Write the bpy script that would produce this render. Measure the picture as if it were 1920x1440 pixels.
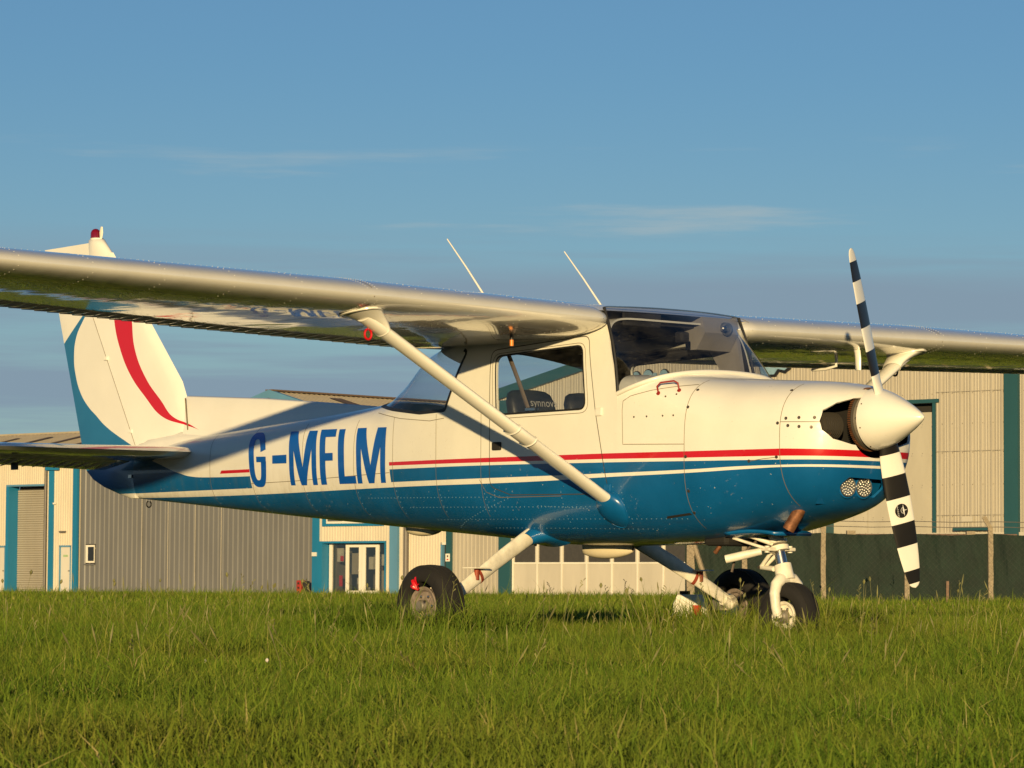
import bpy, bmesh, math, random
import numpy as np
from mathutils import Vector, Matrix
from mathutils.bvhtree import BVHTree
for o in list(bpy.data.objects): bpy.data.objects.remove(o)
S = bpy.context.scene
COL = S.collection
random.seed(7); RNG = np.random.default_rng(11)

# ------------------------------------------------------------ camera, sky, sun, exposure
YAW, PITCH, ROLL, FPX = 2.40896, .060316, .005717, 6394.4
CAMP = Vector((13.5665, -12.8016, .3008))
fw = Vector((math.cos(PITCH)*math.cos(YAW), math.cos(PITCH)*math.sin(YAW), math.sin(PITCH)))
rt = Vector((math.sin(YAW), -math.cos(YAW), 0)); up = rt.cross(fw)
c_, s_ = math.cos(ROLL), math.sin(ROLL)
rt2, up2 = rt*c_ + up*s_, up*c_ - rt*s_
cd = bpy.data.cameras.new('camera'); cam = bpy.data.objects.new('camera', cd); COL.objects.link(cam)
M = Matrix((rt2, up2, -fw)).transposed().to_4x4(); M.translation = CAMP
cam.matrix_world = M
cd.sensor_width = 36; cd.lens = FPX/1920*36; cd.clip_start = .05; cd.clip_end = 3000
cd.dof.use_dof = True; cd.dof.focus_distance = 18.2; cd.dof.aperture_fstop = 40
S.camera = cam

SUN_AZ = Vector((.93, -1.0, 0)).normalized(); SUN_EL = math.radians(7.0)
sd = bpy.data.lights.new('sun', 'SUN'); so = bpy.data.objects.new('sun', sd); COL.objects.link(so)
sd.energy = 5.0; sd.angle = math.radians(.5); sd.color = (1.0, .74, .36)
sv = SUN_AZ*math.cos(SUN_EL) + Vector((0, 0, math.sin(SUN_EL)))
so.rotation_euler = sv.to_track_quat('Z', 'Y').to_euler(); so.location = (20, -20, 20)

W = bpy.data.worlds.new('World'); S.world = W; W.use_nodes = True
nt = W.node_tree; nt.nodes.clear()
def wn(t, **k):
    n = nt.nodes.new(t)
    for a, b in k.items(): setattr(n, a, b)
    return n
def wm(op, a, b=None, clamp=False):
    n = wn('ShaderNodeMath', operation=op, use_clamp=clamp)
    for i, v in enumerate((a, b)):
        if v is None: continue
        if isinstance(v, (int, float)): n.inputs[i].default_value = v
        else: nt.links.new(v, n.inputs[i])
    return n.outputs[0]
sky = wn('ShaderNodeTexSky', sky_type='NISHITA', sun_disc=False)
sky.sun_elevation = math.radians(7.0); sky.sun_rotation = math.atan2(.93, -1.0)
sky.air_density = 1.0; sky.dust_density = 0.0; sky.ozone_density = 4.4; sky.altitude = 50
tc = wn('ShaderNodeTexCoord'); sep = wn('ShaderNodeSeparateXYZ'); nt.links.new(tc.outputs['Generated'], sep.inputs[0])
def wnoise(scale, det, rough, sx, sy, sz, off=(0, 0, 0)):
    mp = wn('ShaderNodeMapping'); mp.inputs['Scale'].default_value = (sx, sy, sz); mp.inputs['Location'].default_value = off
    nt.links.new(tc.outputs['Generated'], mp.inputs[0])
    n = wn('ShaderNodeTexNoise'); n.inputs['Scale'].default_value = scale; n.inputs['Detail'].default_value = det; n.inputs['Roughness'].default_value = rough
    nt.links.new(mp.outputs[0], n.inputs[0]); return n.outputs[0]
def ramp(x, a, b):
    n = wn('ShaderNodeMapRange', interpolation_type='SMOOTHSTEP'); nt.links.new(x, n.inputs[0])
    n.inputs[1].default_value = a; n.inputs[2].default_value = b; return n.outputs[0]
zel = sep.outputs[2]
n1 = wnoise(3.2, 8, .58, 1.0, 1.0, 24, (6.1, 2.2, .9))
n2 = wnoise(5.5, 8, .6, 1.0, 1.0, 13, (7.9, 5.7, .2))
# low stratus bands, thinning upward
low = wm('MULTIPLY', ramp(n1, .40, .60), ramp(zel, .112, .082))
low = wm('MULTIPLY', low, ramp(zel, -.02, .01))
# faint high wisps, at any height, sparse
wis = wm('MULTIPLY', ramp(n2, .545, .73), wm('MULTIPLY', ramp(zel, .088, .105), ramp(zel, .145, .112)))
hs = wn('ShaderNodeHueSaturation'); nt.links.new(sky.outputs[0], hs.inputs['Color'])
hs.inputs['Hue'].default_value = .497; hs.inputs['Saturation'].default_value = .93; hs.inputs['Value'].default_value = 1.0
hz = wn('ShaderNodeMix', data_type='RGBA'); nt.links.new(wm('MULTIPLY', ramp(zel, .16, .02), .5), hz.inputs[0])
nt.links.new(hs.outputs[0], hz.inputs[6]); hz.inputs[7].default_value = (3.1, 4.35, 4.75, 1)
# one long grey bank of stratus low in the sky, broken up along its length
n3 = wnoise(2.2, 5, .55, 1.0, 1.0, 9, (2.2, 4.4, .9)); zz = wm('ADD', zel, wm('MULTIPLY', wm('SUBTRACT', n3, .5), .03))
bank = wm('MULTIPLY', wm('MULTIPLY', ramp(zz, .072, .081), ramp(zz, .098, .088)), ramp(n3, .36, .50))
low = wm('MAXIMUM', low, bank)
mx = wn('ShaderNodeMix', data_type='RGBA'); nt.links.new(wm('MULTIPLY', low, .88), mx.inputs[0])
nt.links.new(hz.outputs[2], mx.inputs[6]); mx.inputs[7].default_value = (2.2, 3.0, 3.85, 1)
mx2 = wn('ShaderNodeMix', data_type='RGBA'); nt.links.new(wm('MULTIPLY', wis, .6), mx2.inputs[0])
nt.links.new(mx.outputs[2], mx2.inputs[6]); mx2.inputs[7].default_value = (4.0, 4.6, 4.7, 1)
bg = wn('ShaderNodeBackground'); bg.inputs[1].default_value = .085
nt.links.new(mx2.outputs[2], bg.inputs[0])
wo = wn('ShaderNodeOutputWorld'); nt.links.new(bg.outputs[0], wo.inputs[0])
S.view_settings.view_transform = 'Standard'; S.view_settings.look = 'None'
S.view_settings.exposure = .28; S.view_settings.gamma = 1; S.view_settings.use_curve_mapping = False

# ------------------------------------------------------------ materials
class NT:
    def __init__(s, name):
        s.m = bpy.data.materials.new(name); s.m.use_nodes = True; s.t = s.m.node_tree
        s.b = s.t.nodes['Principled BSDF']; s.out = s.t.nodes['Material Output']
    def n(s, t, **k):
        q = s.t.nodes.new(t)
        for a, b in k.items(): setattr(q, a, b)
        return q
    def put(s, v, sock):
        if isinstance(v, (int, float)): sock.default_value = v
        elif isinstance(v, tuple): sock.default_value = v if len(v) == 4 or len(sock.default_value) == 3 else (*v, 1)
        else: s.t.links.new(v, sock)
    def ma(s, op, a, b=None, c=None, clamp=False):
        q = s.n('ShaderNodeMath', operation=op, use_clamp=clamp)
        for i, v in enumerate((a, b, c)):
            if v is not None: s.put(v, q.inputs[i])
        return q.outputs[0]
    def mix(s, f, a, b, mode='MIX'):
        q = s.n('ShaderNodeMix', data_type='RGBA', blend_type=mode); s.put(f, q.inputs[0]); s.put(a, q.inputs[6]); s.put(b, q.inputs[7]); return q.outputs[2]
    def co(s, kind='Object'): return s.n('ShaderNodeTexCoord').outputs[kind]
    def noise(s, scale, det=4, rough=.5, vec=None, sc=None):
        q = s.n('ShaderNodeTexNoise'); q.inputs['Scale'].default_value = scale; q.inputs['Detail'].default_value = det; q.inputs['Roughness'].default_value = rough
        v = vec if vec is not None else s.co()
        if sc:
            mp = s.n('ShaderNodeMapping'); mp.inputs['Scale'].default_value = sc; s.t.links.new(v, mp.inputs[0]); v = mp.outputs[0]
        s.t.links.new(v, q.inputs[0]); return q.outputs[0]
    def mr(s, x, a, b, c=0., d=1., smooth=False):
        q = s.n('ShaderNodeMapRange', interpolation_type='SMOOTHSTEP' if smooth else 'LINEAR'); s.put(x, q.inputs[0])
        for i, v in enumerate((a, b, c, d)): s.put(v, q.inputs[i+1])
        return q.outputs[0]
    def bump(s, h, strength, dist):
        q = s.n('ShaderNodeBump'); q.inputs['Strength'].default_value = strength; q.inputs['Distance'].default_value = dist
        s.t.links.new(h, q.inputs['Height']); s.t.links.new(q.outputs[0], s.b.inputs['Normal'])
    def curve(s, x, pts, x0, x1, y0, y1):
        q = s.n('ShaderNodeFloatCurve'); c = q.mapping.curves[0]
        pts = sorted(pts); P = [((a-x0)/(x1-x0), (b-y0)/(y1-y0)) for a, b in pts]
        c.points[0].location = P[0]; c.points[1].location = P[-1]
        for p in P[1:-1]: c.points.new(*p)
        for p in c.points: p.handle_type = 'AUTO' if len(P) > 6 else 'VECTOR'
        q.mapping.use_clip = False; q.mapping.update()
        s.t.links.new(s.mr(x, x0, x1), q.inputs['Value'])
        return s.mr(q.outputs[0], 0., 1., y0, y1)
    def set(s, col=None, rough=None, metal=None, spec=None, coat=None):
        for k, v in (('Base Color', col), ('Roughness', rough), ('Metallic', metal), ('Specular IOR Level', spec), ('Coat Weight', coat)):
            if v is not None: s.put(v, s.b.inputs[k])
        return s.m

def simple(name, col, rough=.5, metal=0., var=.12, nscale=6., coat=0., bump=0., bscale=30., spec=.5):
    a = NT(name); f = a.noise(nscale, 5, .6)
    lo = tuple(c*(1-var) for c in col); hi = tuple(min(1, c*(1+var)) for c in col)
    a.set(a.mix(a.mr(f, .3, .7), lo, hi), rough, metal, spec, coat)
    a.b.inputs['Coat Roughness'].default_value = .06
    if bump: a.bump(a.noise(bscale, 4), bump, .01)
    return a.m

WHITE = (.78, .76, .69); BLUE = (.004, .100, .285); RED = (.50, .006, .012)
LETB = (.003, .085, .40)
def paint_white(name, wav=.0, rough=.28):
    a = NT(name); f = a.noise(3, 6, .65); g = a.noise(45, 3, .7)
    c = a.mix(a.mr(f, .3, .75), tuple(v*.93 for v in WHITE), WHITE)
    c = a.mix(a.mr(g, .66, .8, 0., .35), c, (.45, .38, .27))
    a.set(c, rough, coat=.6 if not wav else 1.); a.b.inputs['Coat Roughness'].default_value = .05 if not wav else .045
    if wav:
        a.b.inputs['Metallic'].default_value = .28
        a.bump(a.noise(2.6, 2, .4, sc=(1.0, 2.2, 1)), wav, .02)
        q = [x for x in a.t.nodes if x.type == 'BUMP'][0]; a.t.links.new(q.outputs[0], a.b.inputs['Coat Normal'])
    return a.m
M_WHITE = paint_white('aircraft_white_paint')
M_WING = paint_white('wing_white_paint', .17, .24)

def livery():
    a = NT('fuselage_livery'); sp = a.n('ShaderNodeSeparateXYZ'); a.t.links.new(a.co(), sp.inputs[0])
    x, y, z = sp.outputs
    C = lambda pts: a.curve(x, pts, -4.4, 2.2, .7, 1.3)
    rt_ = C([(-4.4,1.018),(-1.2,1.017),(.65,1.016),(1.24,1.013),(1.82,1.014),(2.2,1.003)])
    rb_ = C([(-4.4,.999),(-1.2,.997),(.65,.987),(1.24,.980),(1.82,.978),(2.2,.972)])
    bt_ = C([(-4.4,1.24),(-4.1,1.145),(-3.8,1.064),(-3.62,1.019),(-3.4,.986),(-3.18,.979),(-2.74,.975),(-1.2,.976),(-.3,.976),(.65,.969),(1.24,.963),(1.82,.959),(2.2,.955)])
    bb_ = C([(-4.4,.90),(-3.4,.902),(-.3,.906),(.65,.912),(1.24,.92),(1.6,.931),(2.2,.932)])
    wb_ = C([(-4.4,.874),(-4.16,.871),(-2.8,.864),(-1.2,.875),(.09,.88),(.65,.892),(1.24,.903),(1.6,.916),(1.82,.922),(2.2,.916)])
    lt = lambda p, q: a.ma('LESS_THAN', p, q); gt = lambda p, q: a.ma('GREATER_THAN', p, q)
    AND = lambda *v: (v[0] if len(v) == 1 else a.ma('MULTIPLY', v[0], AND(*v[1:])))
    OR = lambda p, q: a.ma('MAXIMUM', p, q)
    xs = a.ma('ADD', x, a.ma('MULTIPLY', z, .12))            # slanted stripe ends
    gapf = gt(xs, -1.2+.118); gapr = lt(xs, -2.74+.118)
    red = AND(lt(z, rt_), gt(z, rb_), OR(gapf, AND(gapr, gt(a.ma('SUBTRACT', x, z), -3.085-1.01))))
    blu = OR(AND(lt(z, bt_), gt(z, bb_), OR(gapf, gapr)), lt(z, wb_))
    f = a.noise(3.5, 6, .65); st = a.noise(4, 5, .6, sc=(6, 6, .7)); sp2 = a.noise(60, 2, .7)
    white = a.mix(a.mr(f, .3, .75), tuple(v*.92 for v in WHITE), WHITE)
    grime = AND(a.mr(z, 1.05, .8, 0., 1.), a.mr(st, .45, .75), a.mr(x, -.5, -2., .15, .6))
    white = a.mix(grime, white, (.38, .33, .24))
    white = a.mix(a.mr(sp2, .70, .80, 0., .4), white, (.42, .36, .26))
    blue = a.mix(a.mr(f, .25, .8), tuple(v*.8 for v in BLUE), tuple(v*1.15 for v in BLUE))
    blue = a.mix(AND(a.mr(st, .5, .8), a.mr(x, 0., -2.5, .0, .5)), blue, (.06, .13, .20))
    blue = a.mix(a.mr(a.noise(55, 2, .6), .735, .76), blue, (.5, .52, .5))
    c = a.mix(blu, white, blue); c = a.mix(red, c, RED)
    oil = a.ma('MULTIPLY', a.mr(a.noise(5, 6, .7, sc=(.35, 2, 2.5)), .46, .70), a.mr(z, .70, .57, 0., .8)); c = a.mix(oil, c, (.030, .024, .018))
    chip = a.ma('MULTIPLY', a.mr(a.noise(38, 4, .75), .63, .66), a.mr(a.noise(2.3, 3, .6), .55, .66)); c = a.mix(a.ma('MULTIPLY', chip, .55), c, (.46, .44, .38))
    a.set(c, a.mr(f, .2, .8, .24, .42), coat=.5); a.b.inputs['Coat Roughness'].default_value = .06
    h = a.ma('ADD', a.noise(2.2, 2, .4), a.ma('MULTIPLY', a.noise(9, 2, .5), .12))
    a.bump(h, .16, .02); q = [v for v in a.t.nodes if v.type == 'BUMP'][0]; a.t.links.new(q.outputs[0], a.b.inputs['Coat Normal'])
    return a.m
M_FUS = livery()

def fin_livery():
    a = NT('fin_livery'); sp = a.n('ShaderNodeSeparateXYZ'); a.t.links.new(a.co(), sp.inputs[0]); x, y, z = sp.outputs
    C = lambda pts: a.curve(z, pts, 1.1, 2.7, -5.4, -3.3)
    rl = C([(1.1,-3.05),(1.29,-3.549),(1.32,-3.68),(1.387,-3.932),(1.512,-4.106),(1.665,-4.278),(1.843,-4.399),(2.0,-4.461),(2.3,-4.50),(2.7,-4.45)])
    rr = C([(1.1,-2.9),(1.29,-3.545),(1.32,-3.63),(1.383,-3.819),(1.481,-3.934),(1.624,-4.097),(1.817,-4.229),(1.98,-4.267),(2.3,-4.28),(2.7,-4.2)])
    bc = C([(1.1,-4.0),(1.195,-4.215),(1.353,-4.577),(1.412,-4.668),(1.478,-4.771),(1.568,-4.864),(1.693,-4.928),(1.806,-4.946),(1.938,-4.915),(2.048,-4.821),(2.2,-4.66),(2.7,-4.3)])
    lt = lambda p, q: a.ma('LESS_THAN', p, q)
    red = a.ma('MULTIPLY', a.ma('GREATER_THAN', x, rl), lt(x, rr))
    red = a.ma('MULTIPLY', red, a.ma('GREATER_THAN', z, 1.288))
    diag = a.ma('GREATER_THAN', a.ma('SUBTRACT', a.ma('MULTIPLY', a.ma('ADD', x, 4.857), .7056), a.ma('SUBTRACT', z, 2.057)), 0.)
    blu = a.ma('MULTIPLY', a.ma('MULTIPLY', lt(x, bc), diag), a.ma('GREATER_THAN', z, .902))
    f = a.noise(3.5, 6, .6)
    white = a.mix(a.mr(f, .3, .75), tuple(v*.93 for v in WHITE), WHITE)
    blue = a.mix(a.mr(f, .3, .7), (.010, .125, .29), (.016, .15, .33))
    c = a.mix(blu, white, blue); c = a.mix(red, c, RED)
    a.set(c, .3, coat=.4); a.b.inputs['Coat Roughness'].default_value = .08
    a.bump(a.noise(2.2, 2, .4), .15, .02)
    return a.m
M_FIN = fin_livery()
M_BLUE = simple('aircraft_blue_paint', BLUE, .28, var=.15, coat=.5)
M_LETTER = simple('letter_blue_vinyl', LETB, .3, var=.06, coat=.3)
M_RED = simple('red_paint', RED, .35, var=.15)
M_BLACK = simple('black_paint', (.012, .011, .011), .35, var=.2)
M_RUBBER = simple('tyre_rubber', (.008, .007, .007), .85, var=.3, bump=.2, bscale=60)
M_SEAL = simple('dark_seam', (.16, .125, .075), .7)
M_GAP = simple('door_gap_shadow', (.05, .042, .03), .8)
M_RUSTRED = simple('rusty_red_paint', (.26, .045, .02), .6, var=.4, nscale=40)
M_BLKSEAL = simple('black_seal', (.012, .012, .013), .5)
M_STEEL = simple('bare_steel', (.55, .53, .5), .25, 1.)
M_FAST = simple('fastener_metal', (.16, .13, .1), .4, .8)
M_RIVET = simple('rivet_paint', (.80, .78, .72), .3)
M_RIVETB = simple('rivet_glint_blue', (.16, .28, .40), .3)  # pale blue paints the glints of the lower rivets into their colour
M_RUST = simple('exhaust_rust', (.20, .085, .04), .6, .45, var=.5, nscale=40, bump=.3)
M_GEAR = simple('gear_white_paint', (.72, .68, .58), .4, var=.18, nscale=14)
M_INT = simple('cabin_trim_grey', (.10, .098, .10), .6, var=.15, nscale=12)
M_LINER = simple('cabin_liner_dark', (.02, .019, .02), .8)
M_PLASTIC = simple('interior_plastic', (.30, .28, .27), .5, var=.1)
M_SEAT = simple('seat_vinyl', (.012, .014, .02), .45, var=.3, bump=.3, bscale=14)
M_STRAP = simple('harness_webbing', (.10, .075, .06), .7)
M_REDGLASS = simple('red_beacon_lens', (.16, .002, .006), .08, coat=1.)
M_DARK = simple('engine_dark', (.012, .011, .01), .8)
M_ALU = simple('cast_aluminium', (.32, .29, .24), .5, .6)
M_PRINT = simple('pale_print', (.62, .62, .62), .6)
M_SEATPRINT = simple('grey_stitching', (.30, .30, .31), .7)

def glass(name, tint, rough=.0, ior=1.45, add=.0, dust=0.):
    a = NT(name); a.t.nodes.remove(a.b)
    tr = a.n('ShaderNodeBsdfTransparent'); tr.inputs[0].default_value = (*tint, 1)
    gl = a.n('ShaderNodeBsdfGlossy'); gl.inputs['Roughness'].default_value = rough; gl.inputs[0].default_value = (1, 1, 1, 1)
    lw = a.n('ShaderNodeLayerWeight'); fr = a.ma('ADD', a.ma('MULTIPLY', a.ma('POWER', lw.outputs['Facing'], 5.), .94), ((ior-1)/(ior+1))**2*1.6)
    ms = a.n('ShaderNodeMixShader'); a.t.links.new(a.ma('ADD', fr, add, clamp=True), ms.inputs[0]); a.t.links.new(tr.outputs[0], ms.inputs[1]); a.t.links.new(gl.outputs[0], ms.inputs[2])
    if dust:
        df = a.n('ShaderNodeBsdfDiffuse'); df.inputs[0].default_value = (.45, .43, .38, 1); m3 = a.n('ShaderNodeMixShader')
        a.put(a.ma('ADD', a.mr(a.noise(7, 6, .7, sc=(1, 1, 3)), .4, .8, 0., dust), a.mr(a.noise(90, 2, .6), .66, .75, 0., dust*2)), m3.inputs[0])
        a.t.links.new(ms.outputs[0], m3.inputs[1]); a.t.links.new(df.outputs[0], m3.inputs[2]); ms = m3
    a.t.links.new(ms.outputs[0], a.out.inputs[0]); return a.m
M_GLASS = glass('acrylic_glass', (.86, .88, .90), .01, dust=.035)
M_SCREEN = glass('windscreen_acrylic', (.70, .72, .76), .01, dust=.05)
M_PANE = glass('building_glass', (.82, .82, .80), .02, 1.5, .02)

# ------------------------------------------------------------ mesh helpers
def empty(name, loc=(0, 0, 0), rz=0., label=None, cat=None, group=None, parent=None):
    o = bpy.data.objects.new(name, None); COL.objects.link(o); o.location = loc; o.rotation_euler = (0, 0, rz)
    o.empty_display_size = .2
    if label: o['label'] = label; o['category'] = cat
    if group: o['group'] = group
    if parent: o.parent = parent
    return o
def mk(name, V, F, mat, parent=None, smooth=True, kind=None, label=None, cat=None, mats=None, fm=None, angle=None):
    me = bpy.data.meshes.new(name); me.from_pydata([tuple(v) for v in V], [], F); 
    for m in (mats or [mat]): me.materials.append(m)
    if fm is not None: me.polygons.foreach_set('material_index', np.array(fm, dtype=np.int32))
    if smooth: me.polygons.foreach_set('use_smooth', np.ones(len(me.polygons), dtype=bool))
    me.update()
    if smooth and angle:
        me.set_sharp_from_angle(angle=math.radians(angle))
    o = bpy.data.objects.new(name, me); COL.objects.link(o)
    if parent: o.parent = parent
    if kind: o['kind'] = kind
    if label: o['label'] = label
    if cat: o['category'] = cat
    return o
class MB:
    def __init__(s): s.V = []; s.F = []
    def add(s, V, F):
        k = len(s.V); s.V += [tuple(v) for v in V]; s.F += [tuple(i+k for i in f) for f in F]; return s
    def box(s, a, b):
        (x0, y0, z0), (x1, y1, z1) = a, b
        return s.add([(x0,y0,z0),(x1,y0,z0),(x1,y1,z0),(x0,y1,z0),(x0,y0,z1),(x1,y0,z1),(x1,y1,z1),(x0,y1,z1)],
              [(0,3,2,1),(4,5,6,7),(0,1,5,4),(1,2,6,5),(2,3,7,6),(3,0,4,7)])
    def tube(s, pts, rad, seg=12, cap=True, flat=1., upv=None):
        pts = [Vector(p) for p in pts]; n = len(pts)
        if isinstance(rad, (int, float)): rad = [rad]*n
        V = []; F = []; pu = None
        for i, p in enumerate(pts):
            t = (pts[min(i+1, n-1)]-pts[max(i-1, 0)]).normalized()
            if upv is not None: a = Vector(upv)
            elif pu is not None: a = pu
            else: a = Vector((0, 0, 1)) if abs(t.z) < .9 else Vector((1, 0, 0))
            u = (a - t*a.dot(t)).normalized(); w = t.cross(u); pu = u
            for k in range(seg):
                th = 2*math.pi*k/seg
                V.append(p + (u*math.cos(th) + w*math.sin(th)*flat)*rad[i])
        for i in range(n-1):
            for k in range(seg):
                k2 = (k+1) % seg; F.append((i*seg+k, i*seg+k2, (i+1)*seg+k2, (i+1)*seg+k))
        if cap: F.append(tuple(range(seg-1, -1, -1))); F.append(tuple((n-1)*seg+k for k in range(seg)))
        return s.add(V, F)
    def rev(s, prof, c, axis, seg=32, close=False):
        # prof: list of (along axis, radius)
        ax = Vector(axis).normalized(); a = Vector((0, 0, 1)) if abs(ax.z) < .9 else Vector((1, 0, 0))
        u = (a - ax*a.dot(ax)).normalized(); w = ax.cross(u); c = Vector(c); V = []; F = []; n = len(prof)
        for h, r in prof:
            for k in range(seg):
                th = 2*math.pi*k/seg; V.append(c + ax*h + (u*math.cos(th)+w*math.sin(th))*r)
        for i in range(n-1 + (1 if close else 0)):
            j = (i+1) % n
            for k in range(seg):
                k2 = (k+1) % seg; F.append((i*seg+k, j*seg+k, j*seg+k2, i*seg+k2))
        if not close:
            if prof[0][1] > 1e-5: F.append(tuple(range(seg)))
            if prof[-1][1] > 1e-5: F.append(tuple((n-1)*seg+k for k in range(seg-1, -1, -1)))
        return s.add(V, F)
    def prism(s, poly, a, b, plane='xz'):
        # poly 2D, extruded between a and b along the third axis
        n = len(poly)
        def P(p, h): return (p[0], h, p[1]) if plane == 'xz' else ((h, p[0], p[1]) if plane == 'yz' else (p[0], p[1], h))
        V = [P(p, a) for p in poly] + [P(p, b) for p in poly]
        F = [tuple(range(n)), tuple(range(2*n-1, n-1, -1))] + [(i, i+n, (i+1) % n + n, (i+1) % n) for i in range(n)]
        return s.add(V, F)
    def out(s, name, mat, parent=None, smooth=False, fix=True, **k):
        o = mk(name, s.V, s.F, mat, parent, smooth, **k)
        if fix:
            b = bmesh.new(); b.from_mesh(o.data); bmesh.ops.recalc_face_normals(b, faces=b.faces); b.to_mesh(o.data); b.free()
        return o
def boxo(name, a, b, mat, parent=None, bev=0., **k):
    o = MB().box(a, b).out(name, mat, parent, **k)
    if bev:
        m = o.modifiers.new('bevel', 'BEVEL'); m.width = bev; m.segments = 2
    return o
def tubeo(name, pts, r, mat, parent=None, seg=12, flat=1., upv=None, **k):
    return MB().tube(pts, r, seg, True, flat, upv).out(name, mat, parent, smooth=True, angle=50, **k)
def revo(name, prof, c, axis, mat, parent=None, seg=32, close=False, ang=40, **k):
    return MB().rev(prof, c, axis, seg, close).out(name, mat, parent, smooth=True, angle=ang, **k)
def text_mesh(txt, size):
    cu = bpy.data.curves.new('t', 'FONT'); cu.body = txt; cu.size = size; cu.align_x = 'CENTER'; cu.align_y = 'CENTER'; cu.resolution_u = 3
    o = bpy.data.objects.new('t', cu); COL.objects.link(o)
    me = bpy.data.meshes.new_from_object(o.evaluated_get(bpy.context.evaluated_depsgraph_get()))
    bpy.data.objects.remove(o); bpy.data.curves.remove(cu); return me
def rounded(poly, r, seg=5):
    out = []; n = len(poly)
    for i in range(n):
        p0, p, p1 = (Vector(poly[(i+k-1) % n]).to_3d() for k in range(3))
        a = (p0-p).normalized(); b = (p1-p).normalized(); ang = a.angle(b); d = min(r/math.tan(ang/2), .45*(p0-p).length, .45*(p1-p).length)
        A, B = p+a*d, p+b*d
        for k in range(seg+1):
            t = k/seg; q = A*(1-t)**2 + p*2*t*(1-t) + B*t*t; out.append((q.x, q.y))
    return out
# ------------------------------------------------------------ ground
FWH = Vector((math.cos(YAW), math.sin(YAW), 0)); RTH = rt.copy(); CG = Vector((CAMP.x, CAMP.y, 0))
def field(r, u): return CG + FWH*r + RTH*u
a = NT('field_ground'); f1 = a.noise(.35, 4, .6); f2 = a.noise(9, 6, .7)
a.set(a.mix(a.mr(f2, .3, .7), a.mix(a.mr(f1, .35, .65), (.016, .020, .006), (.024, .026, .009)), (.012, .013, .005)), .95)  # darkened so the colour itself carries shade between the blades
a.bump(f2, .6, .05)
mk('ground', [(-700, -700, 0), (700, -700, 0), (700, 700, 0), (-700, 700, 0)], [(0, 1, 2, 3)], a.m, kind='structure', smooth=False)
a = NT('yard_concrete'); f1 = a.noise(.8, 5, .6); f2 = a.noise(25, 4, .6)
a.set(a.mix(a.mr(f1, .3, .7), (.20, .18, .15), (.28, .25, .20)), .9); a.bump(f2, .3, .01)
YO = Vector((-92.5, 74.1, 0)); YA = math.radians(5.8)
yard = mk('yard_pavement', [(-60, -14, .004), (60, -14, .004), (60, 40, .004), (-60, 40, .004)], [(0, 1, 2, 3)], a.m, kind='structure', smooth=False)
yard.location = YO; yard.rotation_euler = (0, 0, YA)

# ------------------------------------------------------------ grass
def grass_mat():
    a = NT('grass_blades'); g = a.n('ShaderNodeNewGeometry').outputs['Random Per Island']
    cr = a.n('ShaderNodeValToRGB'); a.t.links.new(g, cr.inputs[0]); e = cr.color_ramp.elements
    e[0].position = 0; e[0].color = (.022, .044, .005, 1); e[1].position = 1.; e[1].color = (.30, .25, .12, 1)  # dark end of the ramp paints in shade among the blades
    for p, c in ((.35, (.075, .132, .011)), (.72, (.118, .172, .016)), (.92, (.175, .20, .028)), (.97, (.24, .22, .06))):
        q = e.new(p); q.color = (*c, 1)
    n = a.noise(.7, 4, .6); c = a.mix(a.mr(n, .42, .72, 0., .5), cr.outputs[0], (.165, .155, .028))
    n5 = a.noise(.16, 3, .5); c = a.mix(a.mr(n5, .45, .7, 0., .45), c, (.060, .125, .012))
    a.set(c, .75, spec=.08); return a.m
M_GRASS = grass_mat()
def clump(x, y):
    return .5+.5*np.sin(x*1.9+1.3*np.sin(y*1.1))*np.sin(y*2.3+1.7*np.sin(x*.8)) 
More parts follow.
